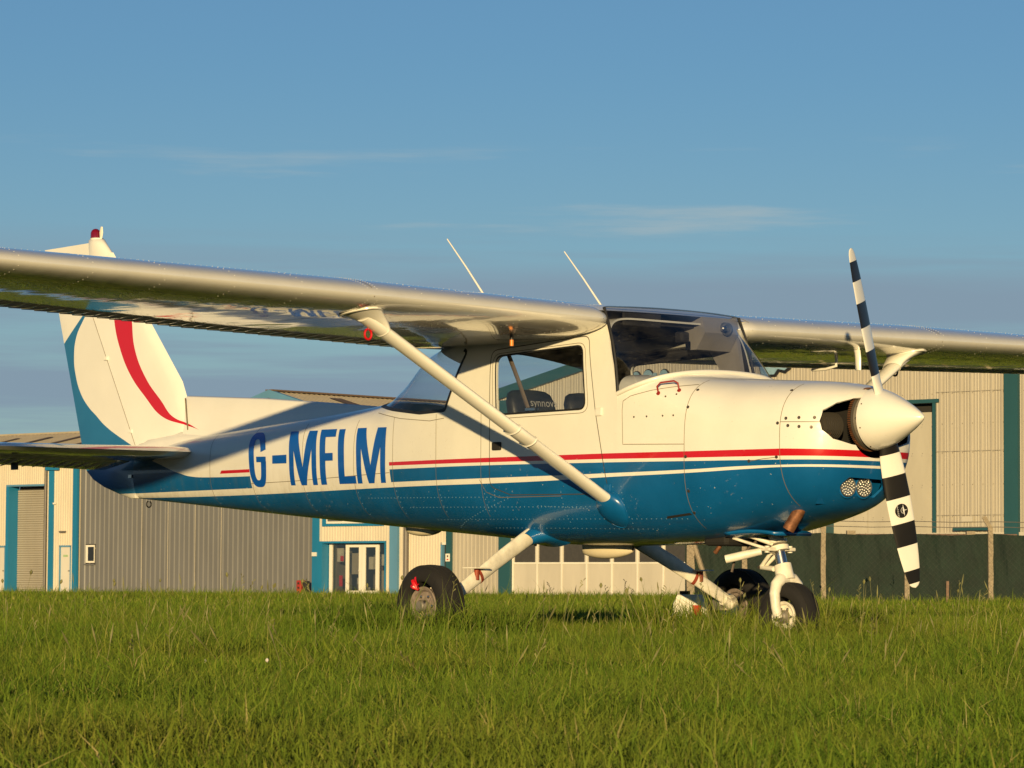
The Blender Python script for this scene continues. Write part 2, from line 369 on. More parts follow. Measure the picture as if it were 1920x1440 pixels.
def blades(name, bands, mat, half):
    VV = []; n_tot = 0; PX = []; PY = []; HH = []; WW = []
    for r0, r1, dens, hm, wm in bands:
        hf = half*1.35 if r1 < 13 else half; area = hf*(r1*r1-r0*r0); n = int(area*dens)
        r = np.sqrt(RNG.uniform(r0*r0, r1*r1, n)); th = RNG.uniform(-hf, hf, n)
        x = CG.x + FWH.x*r*np.cos(th) + RTH.x*r*np.sin(th); y = CG.y + FWH.y*r*np.cos(th) + RTH.y*r*np.sin(th)
        cl = clump(x, y)*.6 + clump(x*3.1+5, y*2.7)*.4
        h = hm*(.55+.75*cl)*RNG.lognormal(0, .28, n); PX.append(x); PY.append(y); HH.append(h); WW.append(wm*RNG.uniform(.6, 1.4, n))
    for wx_, wy_ in ((0, -1.2), (.02, 1.1), (1.48, 0.)):          # uncut tufts round the wheels
        n = 3400; rr0 = .62*np.sqrt(RNG.uniform(0, 1, n)); t0 = RNG.uniform(0, 2*np.pi, n)
        x = wx_+.12+rr0*np.cos(t0); y = wy_-.12+rr0*np.sin(t0); k = (np.abs(y-wy_) > .085) | (np.abs(x-wx_) > .19); x = x[k]; y = y[k]; n = len(x)
        PX.append(x); PY.append(y); HH.append((.205 if wx_ < 1 else .15)*RNG.lognormal(0, .22, n)); WW.append(.0048*RNG.uniform(.6, 1.3, n))
    x = np.concatenate(PX); y = np.concatenate(PY); h = np.concatenate(HH); w = np.concatenate(WW); n = len(x)
    az = RNG.uniform(0, 2*np.pi, n); lean = RNG.uniform(.05, .92, n)*h; az2 = RNG.uniform(0, 2*np.pi, n)
    V = np.zeros((n, 5, 3), dtype=np.float32); dx, dy = np.cos(az), np.sin(az); wx, wy = -np.sin(az2), np.cos(az2)
    V[:, 0] = np.stack([x-wx*w/2, y-wy*w/2, np.zeros(n)], 1); V[:, 1] = np.stack([x+wx*w/2, y+wy*w/2, np.zeros(n)], 1)
    mx, my, mz = x+dx*lean*.32, y+dy*lean*.32, h*.58
    V[:, 2] = np.stack([mx+wx*w*.42, my+wy*w*.42, mz], 1); V[:, 3] = np.stack([mx-wx*w*.42, my-wy*w*.42, mz], 1)
    V[:, 4] = np.stack([x+dx*lean, y+dy*lean, h*np.sqrt(np.clip(1-(lean/h)**2*.45, .25, 1))], 1)
    me = bpy.data.meshes.new(name); me.vertices.add(n*5); me.vertices.foreach_set('co', V.ravel())
    idx = np.arange(n, dtype=np.int32)[:, None]*5 + np.array([[0, 1, 2, 3, 3, 2, 4]], dtype=np.int32)
    me.loops.add(n*7); me.loops.foreach_set('vertex_index', idx.ravel())
    me.polygons.add(n*2); st = (np.arange(n, dtype=np.int32)[:, None]*7 + np.array([[0, 4]], dtype=np.int32)).ravel()
    me.polygons.foreach_set('loop_start', st)
    try: me.polygons.foreach_set('loop_total', np.tile(np.array([4, 3], dtype=np.int32), n))
    except Exception: pass
    me.materials.append(mat); me.update(calc_edges=True); me.validate()
    o = bpy.data.objects.new(name, me); COL.objects.link(o); return o, n
gr, ng_ = blades('grass', [(3.6, 8, 8200, .060, .0031), (8, 12.5, 6800, .070, .0034), (12.5, 25, 3400, .092, .0042), (25, 46, 700, .095, .008), (46, 128, 55, .11, .022), (72, 79, 60, .20, .012), (95, 118, 25, .22, .016)], M_GRASS, .20)
gr['kind'] = 'stuff'; gr['label'] = 'rough green grass of the airfield in the foreground'; gr['category'] = 'grass'
# seeding stems, thin and uneven, standing above the sward
def stems():
    mb = MB(); rr = random.Random(5)
    def stem(p, h, lean, az, head):
        d = Vector((math.cos(az), math.sin(az), 0))*lean
        P = [p, p+d*.25+Vector((0, 0, h*.5)), p+d+Vector((0, 0, h))]
        mb.tube(P, [.0012, .0010, .0008], 3, False)
        tp = P[-1]; dr = (P[2]-P[1]).normalized()
        if head == 0: mb.tube([tp-dr*.05, tp-dr*.025, tp+dr*.012], [.001, .0042, .0008], 4, False)
        elif head == 1:
            for k in range(5):
                q = tp-dr*(.012*k); mb.tube([q, q+Vector((rr.uniform(-1, 1), rr.uniform(-1, 1), .8))*.016], [.0008, .003], 3, False)
        elif head == 2: mb.tube([tp-dr*.012, tp, tp+dr*.012], [.003, .0085, .003], 5, False)
    for _ in range(260):
        r = math.sqrt(rr.uniform(9**2, 24**2)); th = rr.uniform(-.19, .19); p = field(r*math.cos(th), r*math.sin(th))
        stem(p, rr.uniform(.13, .24)*(.8 if r < 12 else 1), rr.uniform(.0, .11), rr.uniform(0, 6.28), rr.choice((0, 0, 1, 3)))
    for _ in range(110):
        r = rr.uniform(15, 24); th = rr.uniform(-.16, .16); p = field(r*math.cos(th), r*math.sin(th))
        stem(p, rr.uniform(.24, .38), rr.uniform(.02, .12), rr.uniform(0, 6.28), rr.choice((0, 1, 2, 1)))
    o = mb.out('seeding_grass_stems', simple('straw_stems', (.155, .15, .05), .7, var=.45, nscale=3), None, fix=False, kind='stuff'); o['label'] = 'thin straw-coloured seeding stems above the grass'; o['category'] = 'grass'
stems()
cf_ = MB(); rr9 = random.Random(9)
for _ in range(9):
    r = math.sqrt(rr9.uniform(6**2, 24**2)); th = rr9.uniform(-.17, .17); p = field(r*math.cos(th), r*math.sin(th)); p.z = rr9.uniform(.06, .12)
    cf_.rev([(-.004, .0015), (0, .005), (.004, .0045), (.007, .0015)], p, (0, 0, 1), 6)
o_ = cf_.out('clover_flowers', simple('clover_white', (.55, .50, .45), .8), None, kind='stuff'); o_['label'] = 'tiny white clover heads scattered in the grass'; o_['category'] = 'flowers'

# ------------------------------------------------------------ buildings
def clad(name, col, rough=.5, streak=.5):
    a = NT(name); f = a.noise(1.2, 6, .6, sc=(1, 1, .25)); g = a.noise(6, 5, .6, sc=(3, 3, .4))
    c = a.mix(a.mr(f, .35, .7), col, tuple(v*.86 for v in col)); c = a.mix(a.mr(g, .6, .85, 0., streak), c, tuple(v*.62 for v in col))
    a.set(c, rough); return a.m
M_CREAMC = clad('cream_cladding', (.60, .54, .43)); M_TAN = clad('tan_cladding', (.40, .365, .30), .5, .9)
M_GREYC = clad('grey_cladding', (.150, .150, .150), .45, .2); M_TEAL = clad('teal_trim', (.018, .078, .095)); M_BTRIM = clad('blue_trim', (.012, .17, .34), .5, .2); M_BTRIM2 = clad('pale_blue_trim', (.10, .25, .40), .5, .2)
M_ROOF = clad('weathered_roof', (.36, .31, .23), .8, .8); M_ROOFD = clad('dirty_rooflight', (.13, .085, .055), .8, .5)
M_SHUT = clad('shutter_grey', (.36, .33, .27), .4, .2); M_DOORW = clad('door_white', (.60, .57, .50), .5, .3); M_UPVC = clad('white_frame', (.74, .71, .62), .4, .1)
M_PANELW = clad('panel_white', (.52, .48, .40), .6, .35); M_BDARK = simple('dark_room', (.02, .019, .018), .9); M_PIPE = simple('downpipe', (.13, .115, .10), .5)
M_GDOOR = clad('hangar_door_sheet', (.47, .435, .35), .6, .3); M_CONC = simple('post_concrete', (.26, .215, .15), .9, var=.3, nscale=30, bump=.5, bscale=60)
M_TIMB = simple('old_timber', (.16, .10, .07), .8, var=.4); M_WARM = simple('white_goods', (.5, .48, .42), .6)

def prof_wall(mb, s0, s1, z0, z1, y, pitch, depth, topf=None):
    """profiled sheet: real trapezoid ribs standing proud of the wall plane"""
    n = max(1, round((s1-s0)/pitch)); p = (s1-s0)/n; X = []
    for i in range(n):
        for t, d in (((0, 0), (.55, 0), (.65, 1), (.90, 1)) if pitch < .4 else ((0, 0), (.16, 0), (.20, .3), (.26, .3), (.30, 0), (.42, 0), (.46, .3), (.52, .3), (.56, 0), (.70, 0), (.77, 1), (.92, 1))): X.append((s0+(i+t)*p, y-d*depth))
    X.append((s1, y)); V = []
    for x, yy in X: V += [(x, yy, z0), (x, yy, min(z1, topf(x)) if topf else z1)]
    mb.add(V, [(2*i, 2*i+2, 2*i+3, 2*i+1) for i in range(len(X)-1)])
def wall(name, s0, s1, z1, y, pitch, depth, mat, parent, holes=(), topf=None):
    mb = MB(); hs = sorted(holes); cur = s0
    for (a0, a1, b0, b1) in hs:
        if a0 > cur: prof_wall(mb, cur, a0, 0, z1, y, pitch, depth, topf)
        if b0 > 0: prof_wall(mb, a0, a1, 0, b0, y, pitch, depth)
        if b1 < z1: prof_wall(mb, a0, a1, b1, z1, y, pitch, depth, topf)
        cur = a1
    if cur < s1: prof_wall(mb, cur, s1, 0, z1, y, pitch, depth, topf)
    return mb.out(name, mat, parent, fix=False)
def bld(name, label, cat='building'): return empty(name, YO, YA, label, cat)

# unit A: cream workshop with roller shutter, roof sloping up behind the eave
A = bld('workshop', 'cream corrugated workshop with a tall roller shutter and blue trim, farthest left')
wall('wall', -30, -16.86, 6.05, 0, .15, .03, M_CREAMC, A, [(-22.03-1.0, -21.68, 0, 2.12), (-21.52, -19.02, 0, 4.75), (-18.08, -17.30, 0, 2.12)])
rf = MB(); prof_wall(rf, -31, -16.5, 0, 1, 0, .30, .03)
V = [(x, (y if z == 0 else y)+(-.25 if z == 0 else 6.3), 6.0+(1.45 if z else 0)-y*1.0) for x, y, z in rf.V]
roofA = mk('roof', V, rf.F, M_ROOF, A, smooth=False)
mk('roof_back_slope', [(-31, 6.3, 7.45), (-16.5, 6.3, 7.45), (-16.5, 13, 6), (-31, 13, 6)], [(0, 1, 2, 3)], M_ROOF, A, smooth=False)
boxo('side_wall', (-17.0, .05, 0), (-16.9, 13, 6), M_CREAMC, A)
for sx in (-29.5, -27.2, -24.9, -22.6, -20.3, -18.0): 
    mk('rooflight', [(sx, .35, 6.2), (sx+.42, .35, 6.2), (sx+.42, 5.0, 7.23), (sx, 5.0, 7.23)], [(0, 1, 2, 3)], M_ROOFD, roofA, smooth=False)
boxo('gutter', (-31, -.40, 5.86), (-16.7, -.22, 6.02), M_TEAL, A)
boxo('ridge_cap', (-31, 6.1, 7.44), (-16.5, 6.5, 7.52), M_ROOF, A)
rd = MB()
for i in range(46): rd.tube([(-21.5, .50, .05+i*.1), (-19.04, .50, .05+i*.1)], .052, 6, False)
rd.out('roller_shutter', M_SHUT, A)
boxo('shutter_jamb', (-21.70, -.06, 0), (-21.52, .56, 4.75), M_BTRIM, A); boxo('shutter_jamb', (-19.02, -.06, 0), (-18.96, .56, 4.75), M_BTRIM2, A)
boxo('shutter_head', (-21.70, -.06, 4.75), (-18.96, .56, 4.83), M_BTRIM2, A)
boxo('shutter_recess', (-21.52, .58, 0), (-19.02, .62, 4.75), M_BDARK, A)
boxo('pilaster', (-18.74, -.10, 0), (-18.44, .0, 5.9), M_BTRIM, A); boxo('pilaster', (-17.12, -.10, 0), (-16.84, .02, 6.0), M_BTRIM, A)
boxo('downpipe_box', (-18.85, -.22, 5.42), (-18.02, -.12, 5.72), M_BTRIM, A)
tubeo('downpipe', [(-18.90, -.14, 0), (-18.90, -.14, 5.6)], .065, M_PIPE, A, 10)
for a0, a1 in ((-18.08, -17.30), (-22.9, -21.75)):
    d = boxo('door', (a0+.06, .04, .02), (a1-.06, .09, 2.06), M_DOORW, A)
    boxo('door_frame', (a0, -.02, 0), (a0+.06, .1, 2.12), M_BTRIM2, A); boxo('door_frame', (a1-.06, -.02, 0), (a1, .1, 2.12), M_BTRIM2, A); boxo('door_head', (a0, -.02, 2.06), (a1, .1, 2.14), M_BTRIM2, A)
    boxo('door_handle', (a1-.2, -.0, 1.0), (a1-.12, .04, 1.04), M_PIPE, A)
boxo('door_plate', (-17.85, .025, 1.63), (-17.55, .04, 1.72), simple('green_plate', (.32, .45, .25), .5), A)
boxo('wall_lamp', (-17.95, -.16, 2.68), (-17.6, -.03, 2.76), M_PIPE, A, .01); boxo('security_camera', (-18.40, -.15, 3.92), (-18.30, -.03, 4.0), M_UPVC, A, .01)
boxo('wall_lamp', (-22.6, -.2, 2.6), (-22.2, -.03, 2.68), M_PIPE, A, .01)

# unit B: grey clad front, cream gable with blue barge boards behind it
B = bld('grey_unit', 'plain grey ribbed metal unit with one small white window')
wall('wall', -16.82, -2.3, 5.6, .10, .30, .045, M_GREYC, B, [(-16.45, -15.80, 1.33, 2.18)])
boxo('parapet', (-16.84, .0, 5.6), (-2.25, .5, 5.72), M_TEAL, B); boxo('flat_roof', (-16.8, .5, 5.5), (-2.3, 3.0, 5.56), M_ROOF, B)
fr = boxo('window', (-16.40, .06, 1.37), (-15.84, .10, 2.14), M_UPVC, B); boxo('pane', (-16.24, .045, 1.45), (-15.86, .058, 2.06), simple('dark_pane', (.02, .022, .025), .1), fr); boxo('window_ledge', (-16.5, -.02, 1.28), (-15.75, .10, 1.33), M_GREYC, fr)
for sx in (-12.75, -11.1, -9.4, -7.8): tubeo('pale_joint_strip', [(sx, .04, .1), (sx, .04, 5.0)], .018, M_SHUT, B, 5)
boxo('corner_trim', (-2.3, -.05, 0), (-1.92, .2, 5.6), M_BTRIM, B); boxo('meter_box', (-2.27, -.10, 1.62), (-2.02, -.04, 1.78), M_UPVC, B)
GB = bld('gabled_shed', 'weathered shed roof with pale blue barge boards rising behind the grey unit')
ap = (-7.9, 8.56); sl = .27
gt = lambda x: ap[1]-sl*abs(x-ap[0])
wall('gable_wall', -15.8, -.2, 9, 3.1, .18, .03, M_CREAMC, GB, (), gt)
rf = MB(); prof_wall(rf, 0, 24, 0, 1, 0, .3, .03)
for sg in (1, -1):
    V = [(ap[0]+sg*(z*8.2), 2.9+x, ap[1]+.08-z*8.2*sl-y) for x, y, z in rf.V]
    rr_ = mk('roof', V, rf.F, M_ROOF, GB, smooth=False)
    if sg > 0:
        for yy in (5.6, 9.4, 13.2, 17.0, 20.8):
            mk('rooflight', [(ap[0]+.8, yy, ap[1]+.135-.8*sl), (ap[0]+7.6, yy, ap[1]+.135-7.6*sl), (ap[0]+7.6, yy+.75, ap[1]+.135-7.6*sl), (ap[0]+.8, yy+.75, ap[1]+.135-.8*sl)], [(0, 1, 2, 3)], M_ROOFD, rr_, smooth=False)
for sg in (1, -1):
    mk('barge_board', [(ap[0]+sg*t, y, ap[1]+.16-t*sl-d) for t in (0, 8.3) for y in (2.78, 3.0) for d in (0, .34)], [(0, 1, 5, 4), (2, 6, 7, 3), (0, 4, 6, 2), (1, 3, 7, 5), (4, 5, 7, 6)], M_BTRIM2, GB, smooth=False)
boxo('ridge_cap', (ap[0]-.22, 2.8, ap[1]+.10), (ap[0]+.22, 27, ap[1]+.17), M_ROOFD, GB)

# unit C: office front with glazed double doors
Cb = bld('office_unit', 'cream ribbed office unit with white glazed double doors in a blue frame')
wall('wall', -1.92, 8.0, 5.4, 0, .15, .03, M_CREAMC, Cb, [(-1.70, 1.6, 2.93, 4.2), (-1.62, 1.80, 0, 2.14), (4.93, 5.24, 0, 2.12)] if False else [(-1.70, 1.80, 0, 2.14), (4.93, 5.24, 0, 2.12)])
boxo('window_surround', (-1.72, -.07, 2.82), (1.75, .0, 4.2), M_BTRIM, Cb)
wf = boxo('office_window', (-1.45, -.10, 2.93), (1.50, -.07, 4.05), M_UPVC, Cb)
for k in range(3): boxo('pane', (-1.36+k*.97, -.112, 3.02), (-.52+k*.97, -.102, 3.95), simple('office_pane', (.10, .10, .09), .1), wf)
boxo('entrance_jamb', (-1.9, -.08, 0), (-1.70, .42, 2.14), M_BTRIM, Cb); boxo('entrance_jamb', (1.80, -.05, 0), (1.86, .42, 2.14), M_BTRIM, Cb); boxo('entrance_head', (-1.9, -.08, 2.14), (1.86, .42, 2.22), M_BTRIM, Cb)
boxo('entrance_post', (-1.66, .30, 0), (-1.50, .38, 2.12), M_UPVC, Cb); boxo('threshold', (-1.7, .2, 0), (1.8, .5, .06), M_UPVC, Cb)
for k, (a0, a1) in enumerate(((-.72, .20), (.22, 1.14))):
    dl = MB(); dl.box((a0, .30, .06), (a0+.17, .36, 2.08)); dl.box((a1-.17, .30, .06), (a1, .36, 2.08)); dl.box((a0+.17, .30, 1.98), (a1-.17, .36, 2.08)); dl.box((a0+.17, .30, .06), (a1-.17, .36, .24))
    do = dl.out('glazed_door', M_UPVC, Cb); boxo('pane', (a0+.17, .325, .24), (a1-.17, .335, 1.98), M_PANE, do)
    if k == 0: tubeo('door_handle', [(a1-.02, .27, 1.03), (a1-.16, .27, 1.05)], .018, M_UPVC, do, 6)
boxo('side_light', (-1.50, .335, .06), (-.74, .345, 2.1), M_PANE, Cb); boxo('side_light', (1.16, .335, .06), (1.80, .345, 2.1), M_PANE, Cb)
M_LOBBY = simple('lobby_walls', (.16, .145, .12), .8)
rm = MB(); rm.add([(-1.9, .45, 0), (2.2, .45, 0), (2.2, 2.2, 0), (-1.9, 2.2, 0), (-1.9, .45, 2.5), (2.2, .45, 2.5), (2.2, 2.2, 2.5), (-1.9, 2.2, 2.5)], [(2, 3, 7, 6), (0, 3, 7, 4), (1, 2, 6, 5), (4, 5, 6, 7), (0, 1, 2, 3)]); rm.out('lobby', M_LOBBY, Cb, fix=False)
for (x0, x1, y0, y1, z0, z1, m) in ((-1.2, -.55, .9, 1.2, .9, 1.75, M_SHUT), (-.45, -.1, .7, .9, .5, .75, M_WARM), (-.35, .0, .75, 1., .12, .38, M_WARM), (-.1, .15, 1., 1.2, 1.1, 1.6, M_WARM), (.45, .85, .9, 1.2, .06, 1.05, M_SHUT), (.4, .85, .9, 1.3, 1.25, 1.7, M_WARM), (.55, .8, .8, .9, 1.05, 1.22, M_TIMB), (1.3, 1.85, .6, .9, 1.05, 1.5, M_WARM), (1.35, 1.8, .6, .9, .62, .95, M_WARM), (1.4, 1.85, .6, .85, .1, .5, M_WARM), (-1.45, -1.1, .55, .6, 1.4, 1.95, M_WARM)):
    boxo('stored_box', (x0, y0, z0), (x1, y1, z1), m, Cb)
boxo('red_notice', (-1.22, .5, 1.42), (-1.06, .53, 1.64), M_RED, Cb)
boxo('fire_extinguisher_point', (-1.30, .5, .4), (-1.15, .6, .85), M_RED, Cb, .03)
boxo('pilaster', (2.14, -.12, 0), (2.58, .0, 5.4), M_BTRIM2, Cb); tubeo('downpipe', [(3.08, -.14, 0), (3.08, -.14, 5.3)], .11, M_PIPE, Cb, 12)
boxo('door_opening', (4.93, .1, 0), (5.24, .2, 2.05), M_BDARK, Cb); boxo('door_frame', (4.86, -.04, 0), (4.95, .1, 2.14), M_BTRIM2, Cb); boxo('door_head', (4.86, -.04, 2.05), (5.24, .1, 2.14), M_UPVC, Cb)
boxo('pilaster', (5.24, -.14, 0), (5.52, -.04, 5.4), M_TEAL, Cb); nb_ = boxo('notice', (5.25, -.165, 1.40), (5.47, -.145, 1.70), M_UPVC, Cb); boxo('notice_print', (5.32, -.175, 1.45), (5.41, -.167, 1.50), M_RED, nb_); boxo('notice_print', (5.33, -.175, 1.56), (5.40, -.167, 1.64), M_STRAP, nb_)
boxo('roof_edge', (-1.92, -.1, 5.4), (8.0, 4, 5.55), M_TEAL, Cb)
wall('tan_panel', 5.52, 8.0, 5.3, -.04, .2, .03, M_TAN, Cb)
boxo('plinth', (5.52, -.1, 0), (8.0, -.0, .1), M_BDARK, Cb)

# unit D: gabled hangar, glazed folding doors at its foot
D = bld('gabled_hangar', 'tan ribbed hangar with a sloping teal roof edge seen through the cabin window')
gD = lambda x: 9.62-.222*abs(x-16.0)
wall('wall', 5.6, 17.7, 9.7, .12, .42, .05, M_TAN, D, [(8.66, 17.4, 0, 2.45)], gD)
for sg in (1, -1):
    mk('barge_board', [(16+sg*t, y, 9.86-t*.222-d) for t in (0, 10.6 if sg < 0 else 1.75) for y in (-.1, .15) for d in (0, .42)], [(0, 1, 5, 4), (2, 6, 7, 3), (0, 4, 6, 2), (1, 3, 7, 5), (4, 5, 7, 6)], M_TEAL, D, smooth=False)
    mk('roof', [(16, 0, 9.82), (16+sg*(10.6 if sg < 0 else 1.75), 0, 9.82-(10.6 if sg < 0 else 1.75)*.222), (16+sg*(10.6 if sg < 0 else 1.75), 24, 9.82-(10.6 if sg < 0 else 1.75)*.222), (16, 24, 9.82)], [(0, 1, 2, 3)], M_ROOF, D, smooth=False)
boxo('pilaster', (8.04, -.16, 0), (8.64, .08, 7.6), M_TEAL, D)
boxo('door_track', (8.64, -.1, 2.2), (17.5, .1, 2.45), M_PANELW, D)
for k in range(7):
    x0 = 8.70+k*1.25; lf = MB(); lf.box((x0, -.03, .05), (x0+1.20, .03, 1.34)); lf.box((x0, -.03, 1.34), (x0+.07, .03, 2.2)); lf.box((x0+1.13, -.03, 1.34), (x0+1.20, .03, 2.2)); lf.box((x0+.07, -.03, 2.12), (x0+1.13, .03, 2.2))
    lo_ = lf.out('folding_door_leaf', M_PANELW, D); boxo('pane', (x0+.07, -.01, 1.34), (x0+1.13, .01, 2.12), simple('hangar_pane', (.055, .05, .042), .12) if k == 0 else bpy.data.materials['hangar_pane'], lo_)
    boxo('leaf_rail', (x0, -.05, 1.30), (x0+1.2, -.031, 1.36), M_UPVC, lo_); boxo('leaf_stile', (x0-.04, -.055, .05), (x0+.02, -.032, 2.2), M_UPVC, lo_)
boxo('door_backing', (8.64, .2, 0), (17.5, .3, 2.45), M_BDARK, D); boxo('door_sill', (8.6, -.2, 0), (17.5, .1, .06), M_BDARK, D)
# rounded sign letters, pale blue with dark outlines
M_SIGN = simple('sign_pale_blue', (.20, .33, .42), .5); 
def arch(x0, w, z0, h, y=-.01):
    n = 14; P = []
    for k in range(n+1): 
        t = math.pi*k/n; P.append((x0+w/2-w/2*math.cos(t), z0+h*math.sin(t)))
    return [(x0+w, z0-.9), (x0, z0-.9)] + P
for (x0, w, z0, h) in ((14.62, .42, 8.15, .30), (15.15, .52, 8.12, .38), (15.95, .46, 8.12, .36), (16.62, .36, 8.15, .15)):
    so_ = MB().prism(arch(x0-.03, w+.06, z0, h+.035), -.02, .04).out('sign_letter_outline', M_BLKSEAL, D); MB().prism(arch(x0, w, z0, h), -.05, -.024).out('sign_letter', M_SIGN, so_)
for x0 in (14.50, 15.66):
    boxo('sign_stroke', (x0, -.045, 7.3), (x0+.15, .02, 8.38), M_SIGN, D)

# unit E: tall hangar with a sheeted door
E_ = bld('tall_hangar', 'tall tan ribbed hangar with a pale sheeted door and teal pillar at the right')
wall('wall', 17.8, 44, 8.7, -.10, .42, .055, M_TAN, E_, [(23.8, 28.3, 0, 6.85)])
boxo('parapet', (17.7, -.2, 8.7), (44, .3, 8.85), M_TEAL, E_)
gd = MB()
for k in range(3): gd.box((23.8+k*1.5, .25, 0), (23.8+k*1.5+1.46, .32, 6.75))
for k in range(3): boxo('door_panel', (23.8+k*1.5, .25, 0), (25.28+k*1.5, .32, 6.55), M_GDOOR, E_)
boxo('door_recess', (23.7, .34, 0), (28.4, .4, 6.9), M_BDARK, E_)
boxo('door_frame', (28.34, -.16, 0), (28.46, .3, 6.85), M_TEAL, E_); boxo('door_frame', (23.6, -.16, 0), (23.8, .3, 6.85), M_TEAL, E_); boxo('door_head', (23.6, -.18, 6.85), (28.6, .3, 6.98), M_TEAL, E_)
boxo('pilaster', (31.36, -.26, 0), (31.92, -.09, 8.7), M_TEAL, E_); boxo('pilaster', (43, -.26, 0), (43.5, -.09, 8.7), M_TEAL, E_)
for z_ in (2.95, 5.15, 7.2):
    tubeo('sheet_lap', [(28.5, -.162, z_), (31.36, -.162, z_)], .011, M_TAN, E_, 5); tubeo('sheet_lap', [(17.9, -.162, z_+.02), (23.6, -.162, z_+.02)], .011, M_TAN, E_, 5)
fx = MB()
for z_ in (2.9, 4.0, 5.1, 6.1, 7.15):
    for k in range(62): fx.rev([(0, .014), (.012, .010)], (17.9+k*.42+.355, -.155, z_), (0, -1, 0), 6)
fx.out('cladding_fixings', M_PIPE, E_, kind='stuff')
boxo('vent_grille', (29.6, -.25, 2.72), (30.05, -.15, 2.9), M_PANELW, E_); boxo('plinth', (17.8, -.2, 0), (44, -.1, 2.35), M_PANELW, E_)
boxo('bench_shelf', (29.35, -.4, 2.42), (30.8, -.2, 2.54), M_TEAL, E_)
# the part of a big sign letter that shows under the port wing
sgn_ = MB().prism([(20.75, 8.6), (20.95, 7.85), (21.15, 7.78), (21.3, 8.02), (21.55, 8.02), (21.72, 8.2), (21.98, 8.12), (22.2, 8.26), (22.5, 8.6)], -.24, -.17).out('sign_outline', M_BLKSEAL, E_)
MB().prism([(20.82, 8.55), (20.98, 7.90), (21.10, 7.86), (21.24, 8.09), (21.50, 8.09), (21.66, 8.28), (21.98, 8.22), (22.1, 8.3), (22.3, 8.55)], -.27, -.245).out('sign_letter', M_SIGN, sgn_)

# ------------------------------------------------------------ fence and yard things
FO = CG + FWH*78; FA = math.atan2(RTH.y, RTH.x)
FE = empty('netted_fence', FO, FA, 'chain-link fence hung with dark green netting on cranked concrete posts', 'fence')
a = NT('green_netting'); f = a.noise(3, 5, .6); g = a.noise(260, 2, .5)
a.set(a.mix(a.mr(f, .3, .7), (.0015, .010, .006), (.004, .019, .011)), .8); a.bump(a.ma('ADD', a.noise(5, 4, .6, sc=(2, 1, .5)), a.ma('MULTIPLY', g, .1)), .5, .06); M_NET = a.m
bays = [(3.96, 5.33), (5.33, 7.13), (7.13, 9.04), (9.04, 10.95), (10.95, 12.86), (12.86, 14.77), (14.77, 16.7), (16.7, 18.6), (18.6, 20.5)]
rr = random.Random(3)
for i, (u0, u1) in enumerate(bays):
    V = []; nx, nz = 36, 14; ph = rr.uniform(0, 6)
    for k in range(nx+1):
        t = k/nx; u = u0+.02+(u1-u0-.04)*t
        for j in range(nz+1):
            q = j/nz; sag = .05*math.sin(math.pi*t)*q*q*rr.uniform(.9, 1.1)
            V.append((u, .06+.05*math.sin(t*3.14)+.035*math.sin(t*19+ph+q*3)*q*q+.02*math.sin(t*9+ph*3-q*5)+.012*math.sin(t*41+ph*2+q*7), .03+q*1.62-sag*.8))
    p_ = mk('netting_panel', V, [(k*(nz+1)+j, (k+1)*(nz+1)+j, (k+1)*(nz+1)+j+1, k*(nz+1)+j+1) for k in range(nx) for j in range(nz)], M_NET, FE)
for i, u in enumerate((4.1, 5.33, 7.13, 9.04, 10.95, 12.86, 14.77, 16.7, 18.6, 20.5)):
    cr = u in (7.13, 10.95, 14.77, 18.6); w = .09 if u == 4.1 else .055
    H = 1.66 if not cr else 1.78
    m = MB().box((u-w, -.08, 0), (u+w, .03, H))
    if cr:
        m.add([(u-w, -.08, H), (u+w, -.08, H), (u+w, .03, H), (u-w, .03, H), (u-.20, -.09, H+.23), (u-.11, -.09, H+.27), (u-.11, -.0, H+.27), (u-.20, .0, H+.23)], [(0, 1, 5, 4), (1, 2, 6, 5), (2, 3, 7, 6), (3, 0, 4, 7), (4, 5, 6, 7)])
    if u == 9.04: m = MB().box((u-w, -.08, 0), (u+w, .03, .95))
    if not cr and u != 9.04 or cr:
        b_m = bmesh.new(); me_ = bpy.data.meshes.new('t'); me_.from_pydata(m.V, [], m.F); b_m.from_mesh(me_); bpy.data.meshes.remove(me_)
        bmesh.ops.remove_doubles(b_m, verts=b_m.verts, dist=1e-4); bmesh.ops.subdivide_edges(b_m, edges=[e for e in b_m.edges if e.calc_length() > .5], cuts=9)
        for v in b_m.verts: v.co += Vector((rr.uniform(-.008, .008), rr.uniform(-.008, .008), 0))
        b_m.verts.index_update(); m.V = [tuple(v.co) for v in b_m.verts]; m.F = [tuple(v.index for v in f.verts) for f in b_m.faces]; b_m.free()
    m.out('fence_post', M_CONC, FE)
MB().tube([(4.15, -.05, 1.45), (4.62, -.05, 0)], .06, 6).out('post_brace', M_CONC, FE)
boxo('stake', (9.93, -.10, 0), (9.99, -.04, .56), M_TIMB, FE)
for z in (1.80, 1.92): tubeo('barbed_wire', [(5.4+k*.95, -.03, z-.02*math.sin(k*3.14/2)**2) for k in range(17)], .008, M_PIPE, FE, 4)
